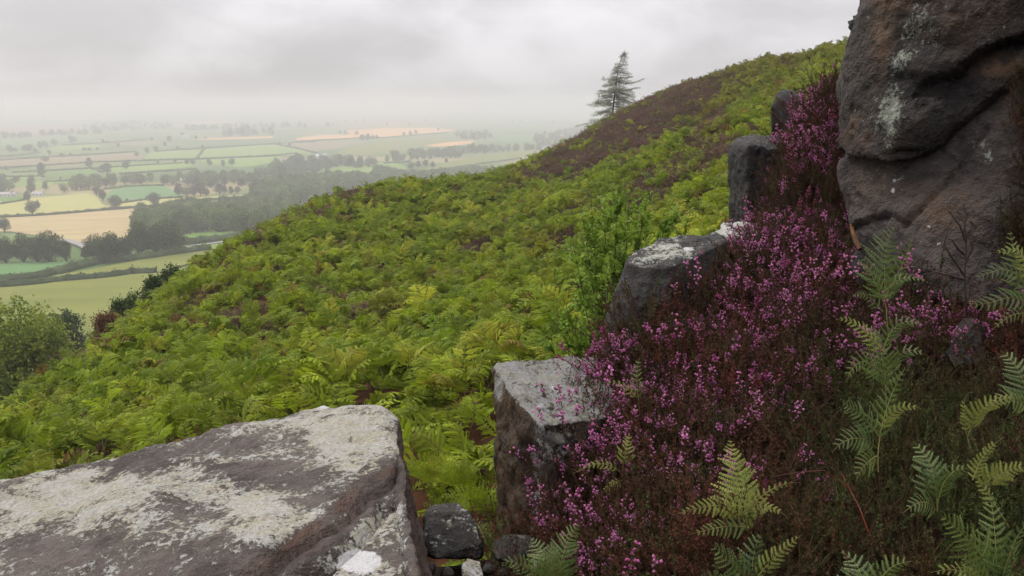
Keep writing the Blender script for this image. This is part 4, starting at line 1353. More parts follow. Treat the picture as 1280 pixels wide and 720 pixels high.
fern('yellow green little fern among pink flowers close to the upright squared rock', [
    ([(778, 590, 3.02), (782, 565, 3.02), (785, 552, 3.05), (786, 540, 3.08)], 0.10, (0, -1, .5), dict(stipe=.2, pairs=8, mat=M_FERNY)),
    ([(776, 590, 3.02), (755, 580, 2.98), (738, 582, 2.96), (716, 592, 2.95)], 0.06, (0, -1, .7), dict(stipe=.1, pairs=10, mat=M_FERNY)),
    ([(778, 600, 3.0), (768, 606, 2.95), (758, 612, 2.92), (748, 620, 2.9)], 0.06, (0, -1, .7), dict(stipe=.1, pairs=8, mat=M_FERNY)),
], at(778, 590, 3.02), M_FERNY)
fern('single fern frond at the foot of the upright rock by the gap', [
    ([(612, 700, 3.25), (618, 670, 3.25), (622, 655, 3.28), (640, 648, 3.3)], 0.12, (0, -1, .6), dict(stipe=.2, pairs=10)),
    ([(612, 690, 3.25), (604, 668, 3.3), (596, 655, 3.35), (585, 650, 3.4)], 0.12, (0, -1, .6), dict(stipe=.2, pairs=10)),
], at(612, 700, 3.25))
fern('dark green fern tangled in moss, between the red stalk and the right edge ferns', [
    ([(1172, 640, 2.30), (1168, 600, 2.32), (1158, 572, 2.36), (1140, 552, 2.40)], 0.16, (-.2, -1, .5), dict(stipe=.2, pairs=11, mat=M_FERNB)),
    ([(1172, 630, 2.30), (1182, 600, 2.30), (1196, 588, 2.30), (1212, 586, 2.30)], 0.12, (.2, -1, .7), dict(stipe=.1, pairs=10)),
    ([(1172, 640, 2.30), (1158, 628, 2.24), (1144, 630, 2.20), (1128, 642, 2.18)], 0.12, (-.1, -1, .9), dict(stipe=.1, pairs=10, mat=M_FERNB)),
], at(1172, 640, 2.30))
fern('deep green fern half hidden in red brown heather near the right edge', [
    ([(1290, 520, 2.62), (1280, 480, 2.66), (1268, 455, 2.70), (1250, 438, 2.74)], 0.17, (-.2, -1, .5), dict(stipe=.2, pairs=11, mat=M_FERNB)),
    ([(1288, 510, 2.62), (1268, 498, 2.58), (1250, 500, 2.55), (1232, 512, 2.52)], 0.12, (-.1, -1, .9), dict(stipe=.1, pairs=10)),
], at(1290, 520, 2.62))
fern('low fern at the bottom edge, between the bright upright fern and the corner fern', [
    ([(1085, 790, 2.0), (1080, 735, 2.05), (1070, 705, 2.1), (1050, 690, 2.14)], 0.17, (-.2, -1, .6), dict(stipe=.2, pairs=11, mat=M_FERNB)),
    ([(1086, 760, 2.02), (1102, 722, 2.05), (1120, 706, 2.06), (1140, 702, 2.06)], 0.14, (.2, -1, .7), dict(stipe=.1, pairs=11)),
], at(1085, 790, 2.0))
# pale fronds standing up in the pass between the rocks
for i, (a, b, Y) in enumerate([(560, 655, 5.0), (596, 640, 5.2), (575, 610, 5.6), (540, 600, 5.7)]):
    c = at(a, b, Y)
    fern(['bright bracken plant right above the pointed wet stone', 'bright bracken plant beside the upright squared rock, above the gap', 'bracken plant in the middle of the gap behind the pointed wet stone',
          'bracken plant rising beside the side face of the lichen slab'][i],
         [([(a, b + 20, Y), (a + q * 6, b - 8, Y), (a + q * 22, b - 28 + abs(q) * 8, Y - .05), (a + q * 44, b - 32 + abs(q) * 14, Y - .12)], .30, (q * .2, -1, 1.1), dict(stipe=.3, pairs=12, mat=M_BRACKEN, pinnule=.15, pin=10))
          for q in ((-1, 0.1, 1.0) if i % 2 else (-.7, .6))], c, M_BRACKEN)

# red stalk
g = Geo()
g.tube([at(*q) for q in [(1052, 592, 2.52), (1062, 611, 2.45), (1075, 636, 2.38), (1085, 664, 2.32), (1099, 690, 2.3)]], [0.0012, .0016, .002, .0021, .0022], 6)
g.tube([at(*q) for q in [(1064, 612, 2.45), (1050, 602, 2.45), (1030, 588, 2.45), (1000, 590, 2.46), (964, 596, 2.47)]], [.0018, .0016, .0014, .0012, .001], 5)
M_REDST = plain_mat('red_stalk', (0.17, 0.024, 0.012), (0.07, 0.02, 0.012), rough=0.5, nscale=14)
tag(obj('stalk', g.mesh('stalk', [M_REDST], True)), 'bare red stalk crossing the dark moss near the bottom edge', 'stalk')
# dead twigs against the boulder
g = Geo()
for pl in [[(1208, 400, 3.5), (1206, 340, 3.55), (1208, 300, 3.6), (1205, 278, 3.62), (1196, 262, 3.64)], [(1208, 305, 3.6), (1200, 282, 3.6), (1192, 272, 3.6), (1186, 264, 3.6)],
           [(1206, 330, 3.56), (1216, 310, 3.56), (1212, 300, 3.56)], [(1206, 345, 3.55), (1190, 322, 3.55), (1180, 306, 3.56), (1184, 290, 3.58), (1182, 278, 3.6)], [(1205, 290, 3.6), (1208, 268, 3.62), (1204, 255, 3.62)],
           [(1206, 350, 3.55), (1192, 346, 3.5), (1170, 340, 3.5), (1150, 345, 3.5)], [(1205, 318, 3.57), (1198, 312, 3.55), (1190, 300, 3.55), (1183, 298, 3.55)]]:
    g.tube([at(*q) for q in pl], np.linspace(.0055, .0018, len(pl)), 5)
tag(obj('twig', g.mesh('twig', [plain_mat('dead_twig', (0.05, 0.03, 0.02), (0.025, 0.015, 0.012))], True)), 'bare dark branching twig standing against the sloping slab', 'twig')
g = Geo()
g.tube([at(*q) for q in [(1075, 312, 4.2), (1070, 300, 4.25), (1066, 290, 4.3), (1063, 280, 4.32)]], [.014, .018, .012, .006], 7)
tag(obj('branch_stub', g.mesh('branch_stub', [plain_mat('orange_wood', (0.14, 0.065, 0.022), (0.04, 0.02, 0.01), bump=.01)], True)), 'orange brown dead wood stub by the lower left corner of the slab', 'wood')

# grass blades among the bank
rg = np.random.default_rng(31)
gv_ = []
for k in range(3):
    g = Geo(); r2_ = np.random.default_rng(900 + k)
    for _ in range(16):
        b = np.r_[r2_.normal(size=2) * .02, 0]; d = norm(r2_.normal(size=3) * .5 + np.array([0, 0, 1])); L_ = r2_.uniform(.06, .16)
        s_ = norm(np.cross(d, r2_.normal(size=3))) * .0014; bend = r2_.normal(size=3) * .03
        g.add([b - s_, b + s_, b + d * L_ * .6 + s_ * .7 + bend * .4, b + d * L_ * .6 - s_ * .7 + bend * .4, b + d * L_ + bend], quads=[(0, 1, 2, 3)], tris=[(3, 2, 4)])
    gv_.append(g.mesh('grass_blades', [M_GRASS]))
C_GRASS = variants('grass_blades', gv_)
GP = []
for _ in range(700):
    a, b = rg.uniform(-.1, 3.2), rg.uniform(1.2, 5)
    if a < np.interp(b, EDGE[:, 0], EDGE[:, 1]) - .3: continue
    h = BANK_BVH.ray_cast(Vector((a, b, 10)), Vector((0, 0, -1)))
    q = np.array([a, b, h[0].z + .04])
    x_, y_ = proj(q)
    if 980 < x_[0] < 1400 and 430 < y_[0] < 800 or (600 < x_[0] < 720 and y_[0] > 660) or rg.uniform() < .12: GP.append(q)
GP = np.array(GP); n = len(GP)
scatter('grass', 'thin pale grass blades poking through the dark moss', GP + np.array([0, 0, .08]), np.c_[rg.normal(size=(n, 2)) * .3, rg.uniform(0, 6.28, n)], rg.uniform(.4, .9, n), rg.integers(0, 3, n), C_GRASS)


# ------------------------------------------------------------------ bushes and trees
def blob_points(rg, blobs, n, hollow=0.55):
    w_ = np.array([b[3] * b[4] * b[5] for b in blobs]) ** (2 / 3); w_ /= w_.sum()
    k = rg.choice(len(blobs), n, p=w_)
    B = np.array(blobs)[k]
    d = rg.normal(size=(n, 3)); d /= np.linalg.norm(d, axis=1)[:, None]
    r = rg.uniform(hollow, 1.0, n) ** (1 / 2)
    bump = 1 + 0.22 * np.sin(d[:, 0] * 7 + B[:, 0]) * np.cos(d[:, 1] * 6 + B[:, 1] * 3) + 0.12 * rg.normal(size=n)
    return B[:, :3] + d * B[:, 3:6] * (r * bump)[:, None]


def bush_thing(name, label, cat, loc, blobs, nleaf, leaf, mat, stems, group=None, seed=1, stem_r=.05, clump=0.0, up=.5, sname='stem', fname='foliage'):
    rg = np.random.default_rng(seed)
    root = empty(name, loc)
    tag(root, label, cat, group)
    g = Geo()
    for s_ in stems: g.tube(s_, np.linspace(stem_r, stem_r * .25, len(s_)), 6)
    obj(sname, g.mesh(sname, [M_BARK], True), root)
    g = Geo()
    if clump:
        nc = nleaf // 14
        C = blob_points(rg, blobs, nc)
        C = np.repeat(C, 14, 0) + rg.normal(size=(nc * 14, 3)) * clump
    else:
        C = blob_points(rg, blobs, nleaf)
    g.leaves(C, leaf, leaf * .55, rg, up=up)
    obj(fname, g.mesh(fname, [mat]), root)
    return root


# leafy sapling behind the pale topped block
c0 = at(765, 500, 8.0); c0[2] = gz(c0[0], c0[1]) - .1
rg = np.random.default_rng(5)
root = empty('shrub', tuple(c0)); tag(root, 'leafy green sapling bush growing out of bracken behind the two dark blocks', 'shrub')
g = Geo(); gl = Geo()
tips = [(790, 224), (772, 236), (742, 242), (812, 250), (838, 262), (868, 268), (728, 275), (755, 262), (800, 270), (722, 305), (745, 300), (770, 295), (825, 290), (708, 335), (735, 335), (760, 330),
        (700, 372), (722, 370), (748, 365), (706, 402), (735, 400), (716, 430), (742, 425), (785, 240), (760, 250), (805, 235), (850, 250), (780, 310), (690, 425), (765, 355)]
for i, (a, b) in enumerate(tips):
    T_ = at(a + rg.normal() * 3, b, 8.0 + rg.normal() * .28) - c0
    base = np.array([rg.normal() * .08, rg.normal() * .08, 0])
    mid = base * .3 + T_ * np.array([.45, .45, .62]) + rg.normal(size=3) * .05
    ts = np.linspace(0, 1, 10)[:, None]
    C = (1 - ts) ** 2 * base + 2 * ts * (1 - ts) * mid + ts ** 2 * T_
    g.tube(C, np.linspace(.011, .002, 10), 5)
    for q in range(30):
        u = rg.uniform(.2, 1); j = int(u * 9)
        b0 = C[j]; d = norm((T_ - mid) * .8 + rg.normal(size=3) * .55 + np.array([0, 0, .25])); L_ = rg.uniform(.10, .30) * (1.2 - .4 * u)
        g.tube([b0, b0 + d * L_ * .5, b0 + d * L_ + np.array([0, 0, .01])], [.004, .003, .0015], 3)
        m = 15
        uu = np.linspace(.1, 1.05, m)[:, None]
        dd = d + rg.normal(size=(m, 3)) * .8
        dd /= np.linalg.norm(dd, axis=1)[:, None]
        gl.leaves(b0 + d * L_ * uu + dd * .03, .062, .040, rg, up=.8, dirs=dd)
obj('stem', g.mesh('stem', [M_BARK], True), root)
obj('foliage', gl.mesh('foliage', [M_SHRUB]), root)


def ground_at(px_, Y):
    """ground point in the picture column px_ at distance Y"""
    x = at(px_, 360, Y)[0]
    for _ in range(6):
        z = gz(x, Y)
        d = Y * FW[1] + z * FW[2]
        x = (px_ - 640) / FPX * d
    return np.array([x, Y, gz(x, Y)])


def hill_bush(name, label, cat, px_, topy, Y, wpx, mat, seed, nleaf=6000, leaf=.16, wide=1.0, cl=.16, basez=None):
    c = ground_at(px_, Y)
    c[0] = at(px_, topy + 12, Y)[0]; c[2] = gz(c[0], Y)
    ztop = at(px_, topy, Y)[2]
    H = ztop - c[2]
    if H < 0.8: c[2] = ztop - 1.5; H = 1.5
    Wd = wpx / FPX * Y / 2
    rg = np.random.default_rng(seed)
    hr = H * .52
    bl = []
    Vd = min(H * .5, Wd)
    bl.append((0, 0, H - Vd * .62, Wd * .6, Wd * .6, Vd * .58))
    zc = H - Vd * .95
    while zc > -Vd * .3 and len(bl) < 40:
        for q in range(5):
            a = q * 1.26 + rg.uniform(-.5, .5); r = rg.uniform(.35, .6)
            bl.append((math.cos(a) * r * Wd, math.sin(a) * r * Wd, zc + rg.uniform(-.2, .2) * Vd, Wd * rg.uniform(.38, .5), Wd * rg.uniform(.38, .5), Vd * rg.uniform(.36, .5)))
        zc -= Vd * .6
    st = [[(0, 0, -.3), (b[0] * .3, b[1] * .3, b[2] * .6), (b[0], b[1], b[2])] for b in bl[:6]]
    return bush_thing(name, label, cat, tuple(c), bl, nleaf, leaf, mat, st, seed=seed, stem_r=.008 * H + .02, clump=cl)


hill_bush('tree', 'leafy yellow green tree cut by the left edge, below the ferny slope', 'tree', 20, 374, 46, 122, M_YELLEAF, 41, 34000, .24, cl=.22)
hill_bush('shrub', 'dark rounded bush just beyond the yellow green tree at the left edge', 'shrub', 76, 386, 95, 60, M_OAK, 42, 16000, .40, cl=.3)
for i, (a, b, Y, w_, mt, lb) in enumerate([
        (215, 331, 51, 34, M_OAK, 'dark round bush, topmost of the line of bushes down the slope edge'),
        (192, 343, 47, 26, M_OAK, 'dark bush second from the top in the line down the slope edge'),
        (172, 364, 44, 38, M_OAK, 'broad grey green bush in the middle of the line down the slope edge'),
        (152, 373, 41, 30, M_OAK, 'grey green bush next to the rusty one on the slope edge'),
        (133, 391, 32, 28, M_RED, 'rusty brown low bush at the bottom of the line down the slope edge')]):
    hill_bush('shrub', lb, 'shrub', a, b, Y, w_, mt, 50 + i, 7000, .15 if i < 4 else .10, cl=.12)

# the wind-bent larch on the ridge
Yt = 123.0
cb = ground_at(765, Yt)
s_px = Yt / FPX
root = empty('conifer_tree', tuple(cb)); tag(root, 'sparse wind bent conifer alone on the ridge against the sky', 'tree')


def L3(px_, py_, dy=0.0): return at(px_, py_, Yt) - cb + np.array([0, dy, 0])


trunk = [L3(762, 170), L3(765, 155), L3(766, 140), L3(768, 120), L3(771, 98), L3(773, 84), L3(777, 72), L3(782, 61)]
trunk[0][2] = -.5
g = Geo(); g.tube(trunk, [.19, .17, .14, .11, .085, .06, .04, .015], 7)
obj('trunk', g.mesh('trunk', [M_BARK], True), root)
g = Geo(); gn = Geo()
rg = np.random.default_rng(8)
tp = np.array(trunk)
zs = tp[:, 2]
ztip = zs[-1]; z0 = L3(765, 157)[2]
for i in range(120):
    q = rg.uniform(0, 1) ** 1.05
    z = z0 + (ztip - z0) * q * .97
    b0 = np.array([np.interp(z, zs, tp[:, k]) for k in range(3)])
    a = rg.uniform(0, 2 * PI)
    Lb = (4.7 * (1 - q) ** .9 + .25) * rg.uniform(.55, 1.08)
    if abs(math.cos(a)) > .4: Lb *= 1.10
    dh = np.array([math.cos(a), math.sin(a), 0])
    rise = rg.uniform(-.1, .28) - .1 * (1 - q)
    us = np.linspace(0, 1, 7)
    C = np.array([b0 + dh * Lb * u + np.array([.25 * u * u, 0, Lb * (rise * u - .38 * u * u + .20 * u ** 3)]) for u in us])
    g.tube(C, np.linspace(.035, .008, 7), 4)
    m = int(62 * Lb) + 16
    u = rg.uniform(.12, 1, m)
    Pc = np.stack([np.interp(u, us, C[:, k]) for k in range(3)], 1)
    dd = dh * .5 + rg.normal(size=(m, 3)) * .6 + np.array([0, 0, -.25])
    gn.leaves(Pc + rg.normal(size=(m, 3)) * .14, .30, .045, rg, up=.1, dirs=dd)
# long low bough to the left, long one to the right
for pl in [[(766, 150), (752, 151), (740, 153), (730, 155), (719, 158)], [(767, 122), (785, 122), (796, 127), (806, 133), (812, 137)], [(768, 104), (785, 104), (796, 102), (805, 98)],
           [(767, 112), (782, 113), (792, 110), (801, 109)], [(766, 148), (756, 155), (748, 160), (738, 166)], [(767, 115), (757, 113), (748, 113)], [(767, 132), (755, 129), (745, 128)], [(766, 140), (756, 139), (747, 142)], [(768, 124), (760, 119), (752, 119)], [(767, 130), (780, 131), (794, 137)], [(770, 96), (782, 97), (792, 95)]]:
    C = np.array([L3(a, b, rg.uniform(-.2, .2) * k) for k, (a, b) in enumerate(pl)])
    g.tube(C, np.linspace(.045, .012, len(C)), 4)
    m = 200; u = rg.uniform(0.1, 1, m); us = np.linspace(0, 1, len(C))
    Pc = np.stack([np.interp(u, us, C[:, k]) for k in range(3)], 1)
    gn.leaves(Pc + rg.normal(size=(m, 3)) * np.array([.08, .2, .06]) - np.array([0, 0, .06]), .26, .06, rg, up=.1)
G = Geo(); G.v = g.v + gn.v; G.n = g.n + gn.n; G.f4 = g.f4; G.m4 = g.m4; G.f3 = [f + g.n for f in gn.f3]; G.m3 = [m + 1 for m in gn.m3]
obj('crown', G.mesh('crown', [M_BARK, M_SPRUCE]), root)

# ------------------------------------------------------------------ trees of the plain
def plain_tree(seed, H=14.0, W=12.0, kind=0, nleaf=1500, leaf=.75):
    rg = np.random.default_rng(seed)
    g = Geo(); gt = Geo()
    th = H * .09
    gt.tube([(0, 0, -.6), (0.1, 0, th), (0.0, .1, H * .5), (0, 0, H * .75)], [W * .04, W * .032, W * .022, W * .008], 6)
    bl = []
    nb = 9
    for q in range(nb):
        a = q * 2.4 + rg.uniform(-.4, .4); r = rg.uniform(.2, .62)
        z = th + (H - th) * rg.uniform(.22, .74)
        if kind == 1: r *= .5
        bl.append((math.cos(a) * r * W / 2, math.sin(a) * r * W / 2, z, W * rg.uniform(.18, .27), W * rg.uniform(.18, .27), (H - th) * rg.uniform(.16, .24)))
        gt.tube([(0, 0, th), (bl[-1][0] * .5, bl[-1][1] * .5, (th + z) / 2), bl[-1][:3]], [W * .018, W * .012, W * .004], 4)
    bl.append((0, 0, th + (H - th) * .5, W * .34, W * .34, (H - th) * .38)); bl.append((0, 0, H * .82, W * .22, W * .22, H * .17))
    C = blob_points(rg, bl, nleaf, .5)
    C = C[C[:, 2] > th * .8]
    g.leaves(C, leaf, leaf * .75, rg, up=.5)
    return gt.mesh('trunk', [M_BARK]), g.mesh('crown', [M_OAK]), (gt, g)


TV = [plain_tree(700 + k, 14, (13, 11, 14.5, 9.5, 12)[k], 0, 4200, .55) for k in range(5)]


def merged(gt, g):
    G = Geo()
    G.v = gt.v + g.v; G.n = gt.n + g.n
    G.f4 = list(gt.f4); G.m4 = list(gt.m4); G.f3 = list(gt.f3) + [f + gt.n for f in g.f3]; G.m3 = list(gt.m3) + [m + 1 for m in g.m3]
    return G


SVG = [merged(*plain_tree(800 + k, 14, (14, 12, 16, 11)[k], 0, 1100, 1.0)[2]) for k in range(4)]
SV = [g_.mesh('tree', [M_BARK, M_OAK]) for g_ in SVG]
WV = [g_.mesh('tree', [M_BARK, M_WOODLEAF]) for g_ in SVG]


def put_tree(px_, by, hpx, label, group, big=False, wscale=1.0, rg=np.random.default_rng(3)):
    c = valley_at(px_, by)
    D = c @ FW
    H = hpx / FPX * D
    s = H / 14 * 1.05
    if big and hpx > 22: c[2] -= .13 * H; s *= 1.12
    k = int(rg.integers(0, 4))
    if big:
        r = empty('tree', tuple(c), rg.uniform(0, 6.28))
        for nm, me in zip(('trunk', 'crown'), TV[k][:2]): obj(nm, me, r)
    else:
        r = obj('tree', SV[k], loc=tuple(c)); r.rotation_euler = (0, 0, rg.uniform(0, 6.28))
    r.scale = (s * wscale, s * wscale, s)
    tag(r, label, 'tree', group)
    return r


ORD = ['first', 'second', 'third', 'fourth', 'fifth', 'sixth', 'seventh', 'eighth', 'ninth', 'tenth', 'eleventh', 'twelfth', 'thirteenth', 'fourteenth', 'fifteenth', 'sixteenth']
ROWS = [
    ('nearest dark clump of trees at the left edge, below the tan field', True, [(-14, 329, 36, 1), (8, 329, 34, 1), (30, 328, 36, 1), (47, 328, 31, 1), (62, 328, 39, 1), (83, 326, 25, .9)]),
    ('big dark clump in front of the tan field', True, [(107, 325, 14, .9), (121, 327, 34, 1), (140, 328, 38, 1.1), (158, 325, 30, 1), (176, 322, 44, 1.05), (196, 320, 38, 1), (210, 318, 42, 1.05), (222, 314, 25, .9)]),
    ('trees along the yellow and tan fields', True, [(6, 291, 19, 1.1), (35, 254, 15, 1), (41, 270, 19, 1), (48, 262, 12, .8), (121, 245, 13, 1), (129, 252, 15, 1), (145, 262, 18, 1), (159, 253, 5, 1), (193, 258, 17, 1.1)]),
    ('dark trees above the narrow yellow strip', False, [(224, 245, 16, 1), (233, 246, 14, 1), (243, 246, 15, 1), (251, 245, 16, 1), (258, 245, 10, 1), (263, 235, 9, 1), (275, 243, 13, 1.1), (281, 242, 10, 1), (289, 243, 10, 1), (297, 242, 9, 1), (302, 234, 11, 1.2)]),
    ('trees along the hedges of the green middle fields', False, [(8, 213, 6, 1), (4, 231, 14, 1), (20, 229, 9, 1.4), (40, 231, 12, 1.2), (53, 222, 18, .8), (76, 224, 3, 1), (112, 210, 13, 1), (134, 218, 14, 1.1), (128, 214, 9, .8), (158, 212, 12, 1), (197, 205, 5, 1), (219, 204, 6, 1), (234, 206, 8, 1.1), (241, 206, 7, 1), (262, 207, 8, 1), (279, 208, 8, 1), (290, 207, 9, 1.1), (345, 202, 5, 1)]),
    ('small hazy trees across the middle distance', False, [(13, 191, 10, 1), (19, 190, 5, 1.4), (31, 190, 9, 1), (37, 190, 10, 1.1), (44, 191, 6, 1), (50, 186, 9, 1), (57, 185, 9, 1), (68, 182, 8, 1.1), (57, 203, 8, 1.2), (62, 194, 7, 1), (89, 179, 9, 1), (93, 178, 7, 1), (77, 196, 5, 1.4), (88, 195, 4, 1), (106, 189, 5, 1.2), (112, 189, 5, 1.2), (122, 188, 4, 1.2), (129, 179, 5, 1.3), (134, 179, 4, 1), (148, 184, 5, 1), (171, 196, 6, 1.1), (184, 192, 7, 1.1), (195, 190, 7, 1.3), (206, 183, 6, 1.2), (212, 178, 8, 1.2), (222, 187, 5, 1.1), (228, 171, 6, 1.1), (253, 186, 5, 1), (190, 176, 5, 1), (245, 174, 5, 1.1), (257, 174, 4, 1)]),
    ('small hazy trees about the orange fields', False, [(350, 182, 5, 1), (362, 184, 5, 1), (425, 168, 5, 1), (432, 168, 5, 1), (446, 169, 6, 1), (453, 176, 8, 1.1), (460, 176, 9, 1.1), (466, 175, 6, 1), (471, 175, 7, .8), (505, 170, 5, 1), (513, 170, 6, 1.2), (520, 168, 6, 1), (416, 158, 4, 1), (484, 157, 4, 1), (512, 157, 4, 1), (548, 164, 4, 1), (474, 150, 3, 1)]),
    ('trees in the hazy fields above the fern ridge', False, [(449, 220, 7, 1.3), (514, 212, 9, 1.3), (523, 210, 9, 1.2), (532, 209, 9, 1.2), (541, 210, 8, 1.1), (558, 204, 6, 1.2), (596, 216, 9, 1.2), (603, 216, 6, 1.2), (625, 209, 3, 1)]),
]
wordings = {
    0: ['{o} dark tree from the left edge, in the nearest clump below the tan field'],
    1: ['{o} tree from the left in the big dark clump before the tan field'],
    2: ['{o} tree from the left along the yellow and tan fields'],
    3: ['{o} tree from the left in the dark group above the narrow yellow strip'],
    4: ['{o} tree from the left along hedges of the green middle fields'],
    5: ['{o} hazy speck tree from the left, across the middle distance'],
    6: ['{o} tiny hazy tree from the left about the pale orange fields'],
    7: ['{o} tree from the left in hazy fields above the fern ridge'],
}


def ordinal(i):
    tens = ['', '', 'twenty', 'thirty', 'forty']
    if i < 16: return ORD[i]
    n_ = i + 1
    if n_ < 20: return {17: 'seventeenth', 18: 'eighteenth', 19: 'nineteenth'}[n_]
    if n_ % 10 == 0: return tens[n_ // 10][:-1] + 'ieth'
    return tens[n_ // 10] + ' ' + ORD[n_ % 10 - 1]


for ri, (grp, big, L_) in enumerate(ROWS):
    for i, (a, b, h, ws) in enumerate(sorted(L_)):
        put_tree(a, b, h, wordings[ri][0].format(o=ordinal(i)), grp, big, ws)

# woods (masses of trees) on the plain
WOODS = [
    ('mixed wood at the foot of the hill between the tan field and the fern slope', [(168, 290), (176, 272), (205, 272), (232, 264), (262, 266), (300, 262), (316, 254), (330, 246), (352, 240), (372, 238), (372, 262), (345, 285), (318, 299), (270, 290), (226, 293)], 11.5, 8.0, 0.028),
    ('grey green plantation wood behind the crest of the fern slope', [(318, 246), (332, 238), (356, 234), (400, 231), (440, 231), (480, 230), (560, 226), (640, 222), (640, 232), (560, 236), (470, 240), (400, 256), (365, 270), (350, 262), (330, 256)], 15, 8.0, 0.024),
    ('dark belt of trees left of the green middle field', [(0, 241), (0, 236), (28, 236), (60, 234), (60, 241), (30, 243)], 13, 10, .006),
    ('long dark tree belt winding across the middle of the plain', [(72, 242), (90, 234), (110, 230), (135, 229), (160, 227), (200, 228), (240, 228), (245, 222), (260, 224), (300, 224), (330, 217), (345, 220), (318, 230), (280, 234), (240, 234), (215, 232), (180, 231), (150, 232), (128, 235), (100, 241)], 12, 10, .006),
    ('dark tree belt running on past the pale blue barn', [(330, 219), (338, 211), (360, 207), (368, 204), (410, 204), (440, 205), (470, 207), (466, 210), (430, 211), (412, 213), (380, 219), (345, 224)], 13, 11, .0045),
    ('dark hazy wood stretching right of the belt by the barn', [(470, 202), (498, 199), (510, 198), (540, 193), (575, 190), (640, 187), (700, 186), (700, 188), (640, 190), (590, 194), (570, 199), (520, 201), (490, 204)], 14, 12, .003),
    ('small dark wood in the hazy fields before the plantation', [(463, 226), (468, 216), (485, 216), (500, 222), (500, 228), (470, 229)], 11, 9, .008),
    ('far flat topped dark copse in the haze', [(276, 171), (300, 168.5), (312, 167.5), (340, 167.5), (342, 169), (318, 169.8), (282, 172.5)], 24, 18, .0009),
    ('faint belt of trees above the flat topped copse', [(232, 163), (290, 160), (330, 158.5), (380, 159), (420, 160), (418, 161), (380, 160.8), (330, 160), (290, 161.5), (232, 165)], 20, 20, .0004),
    ('faint mass of trees high on the hazy plain', [(105, 159), (130, 155), (180, 153), (215, 158), (215, 162), (160, 164), (125, 166), (105, 163)], 15, 18, .0004),
    ('hazy tree belt along the top of the pale green fields', [(0, 177), (40, 171), (70, 168), (125, 166), (125, 168.5), (70, 170.2), (40, 173.5), (0, 180)], 16, 16, .0012),
    ('faint trees below the far mist beyond the orange field', [(567, 172), (575, 170), (615, 170), (616, 174), (600, 176), (575, 175)], 18, 18, .001),
    ('hazy wood by the far white cottage', [(664, 180), (668, 172), (700, 166), (740, 160), (760, 160), (750, 176), (700, 186), (668, 186)], 14, 14, .0012),
    ('mist dimmed line of trees near the left horizon', [(0, 151), (60, 150), (60, 151.5), (0, 153)], 16, 25, .00008),
    ('mist dimmed line of trees near the centre horizon', [(420, 153), (560, 152), (700, 154), (700, 155), (560, 153), (420, 154)], 14, 25, .00008),
]
# belts, fields and hedges that reach the edge of the view run on past it
def extend(pl):
    return [(q[0] - 260, q[1] + 2 if q[1] < 240 else q[1] + 8) if q[0] <= 0 and q[1] < 300 else q for q in pl]


WOODS = [(a_, extend(b_), *r_) for (a_, b_, *r_) in WOODS]
C_TREE = variants('wood_trees', WV)
rg = np.random.default_rng(61)
for (lb, poly, Hh, Wd, dens) in WOODS:
    pxs = np.array(poly)
    W_ = np.array([valley_at(*q) for q in poly])
    lo, hi = W_[:, :2].min(0), W_[:, :2].max(0)
    area = (hi - lo).prod()
    n = int(min(area * dens, 60000))
    X = rg.uniform(lo, hi, (n, 2))
    k = in_poly(X[:, 0], X[:, 1], [tuple(q[:2]) for q in W_])
    X = X[k]
    if not len(X): continue
    Z = zvalley(X[:, 0], X[:, 1])
    n = len(X)
    if n > 4500: k = rg.choice(n, 4500, False); X, Z = X[k], Z[k]; n = 4500
    scatter('woodland', lb, np.c_[X, Z], np.c_[np.zeros((n, 2)), rg.uniform(0, 6.28, n)], Hh / 14 * rg.uniform(.6, 1.3, n), rg.integers(0, 4, n), C_TREE)
    print('wood', lb, n)

# fields --------------------------------------------------------------
def field_mat(name, c, c2=None, lines=0.0):
    m, t = new_mat(name)
    geo = t.n('ShaderNodeNewGeometry'); P_ = geo.outputs['Position']
    a = t.noise(t.scale(P_, (0.014, .045, 0)), 1.0, 8, .72)
    col = t.mix(t.step(a, .35, .65), c, c2 or tuple(x * .86 for x in c))
    b = t.noise(P_, .25, 4, .6)
    e_ = t.noise(t.scale(P_, (0.03, .10, 0)), 1.0, 6, .7)
    col = t.mix(t.math('MULTIPLY', t.step(e_, .5, .68), .35), col, (c[0] * .9, c[1] * .72, c[2] * .7))
    col = t.mix(t.math('MULTIPLY', b, .25), col, tuple(x * .7 for x in c))
    t.surf(t.n('ShaderNodeBsdfPrincipled', {'Base Color': col, 'Roughness': 1.0, 'Specular IOR Level': .05}))
    return m


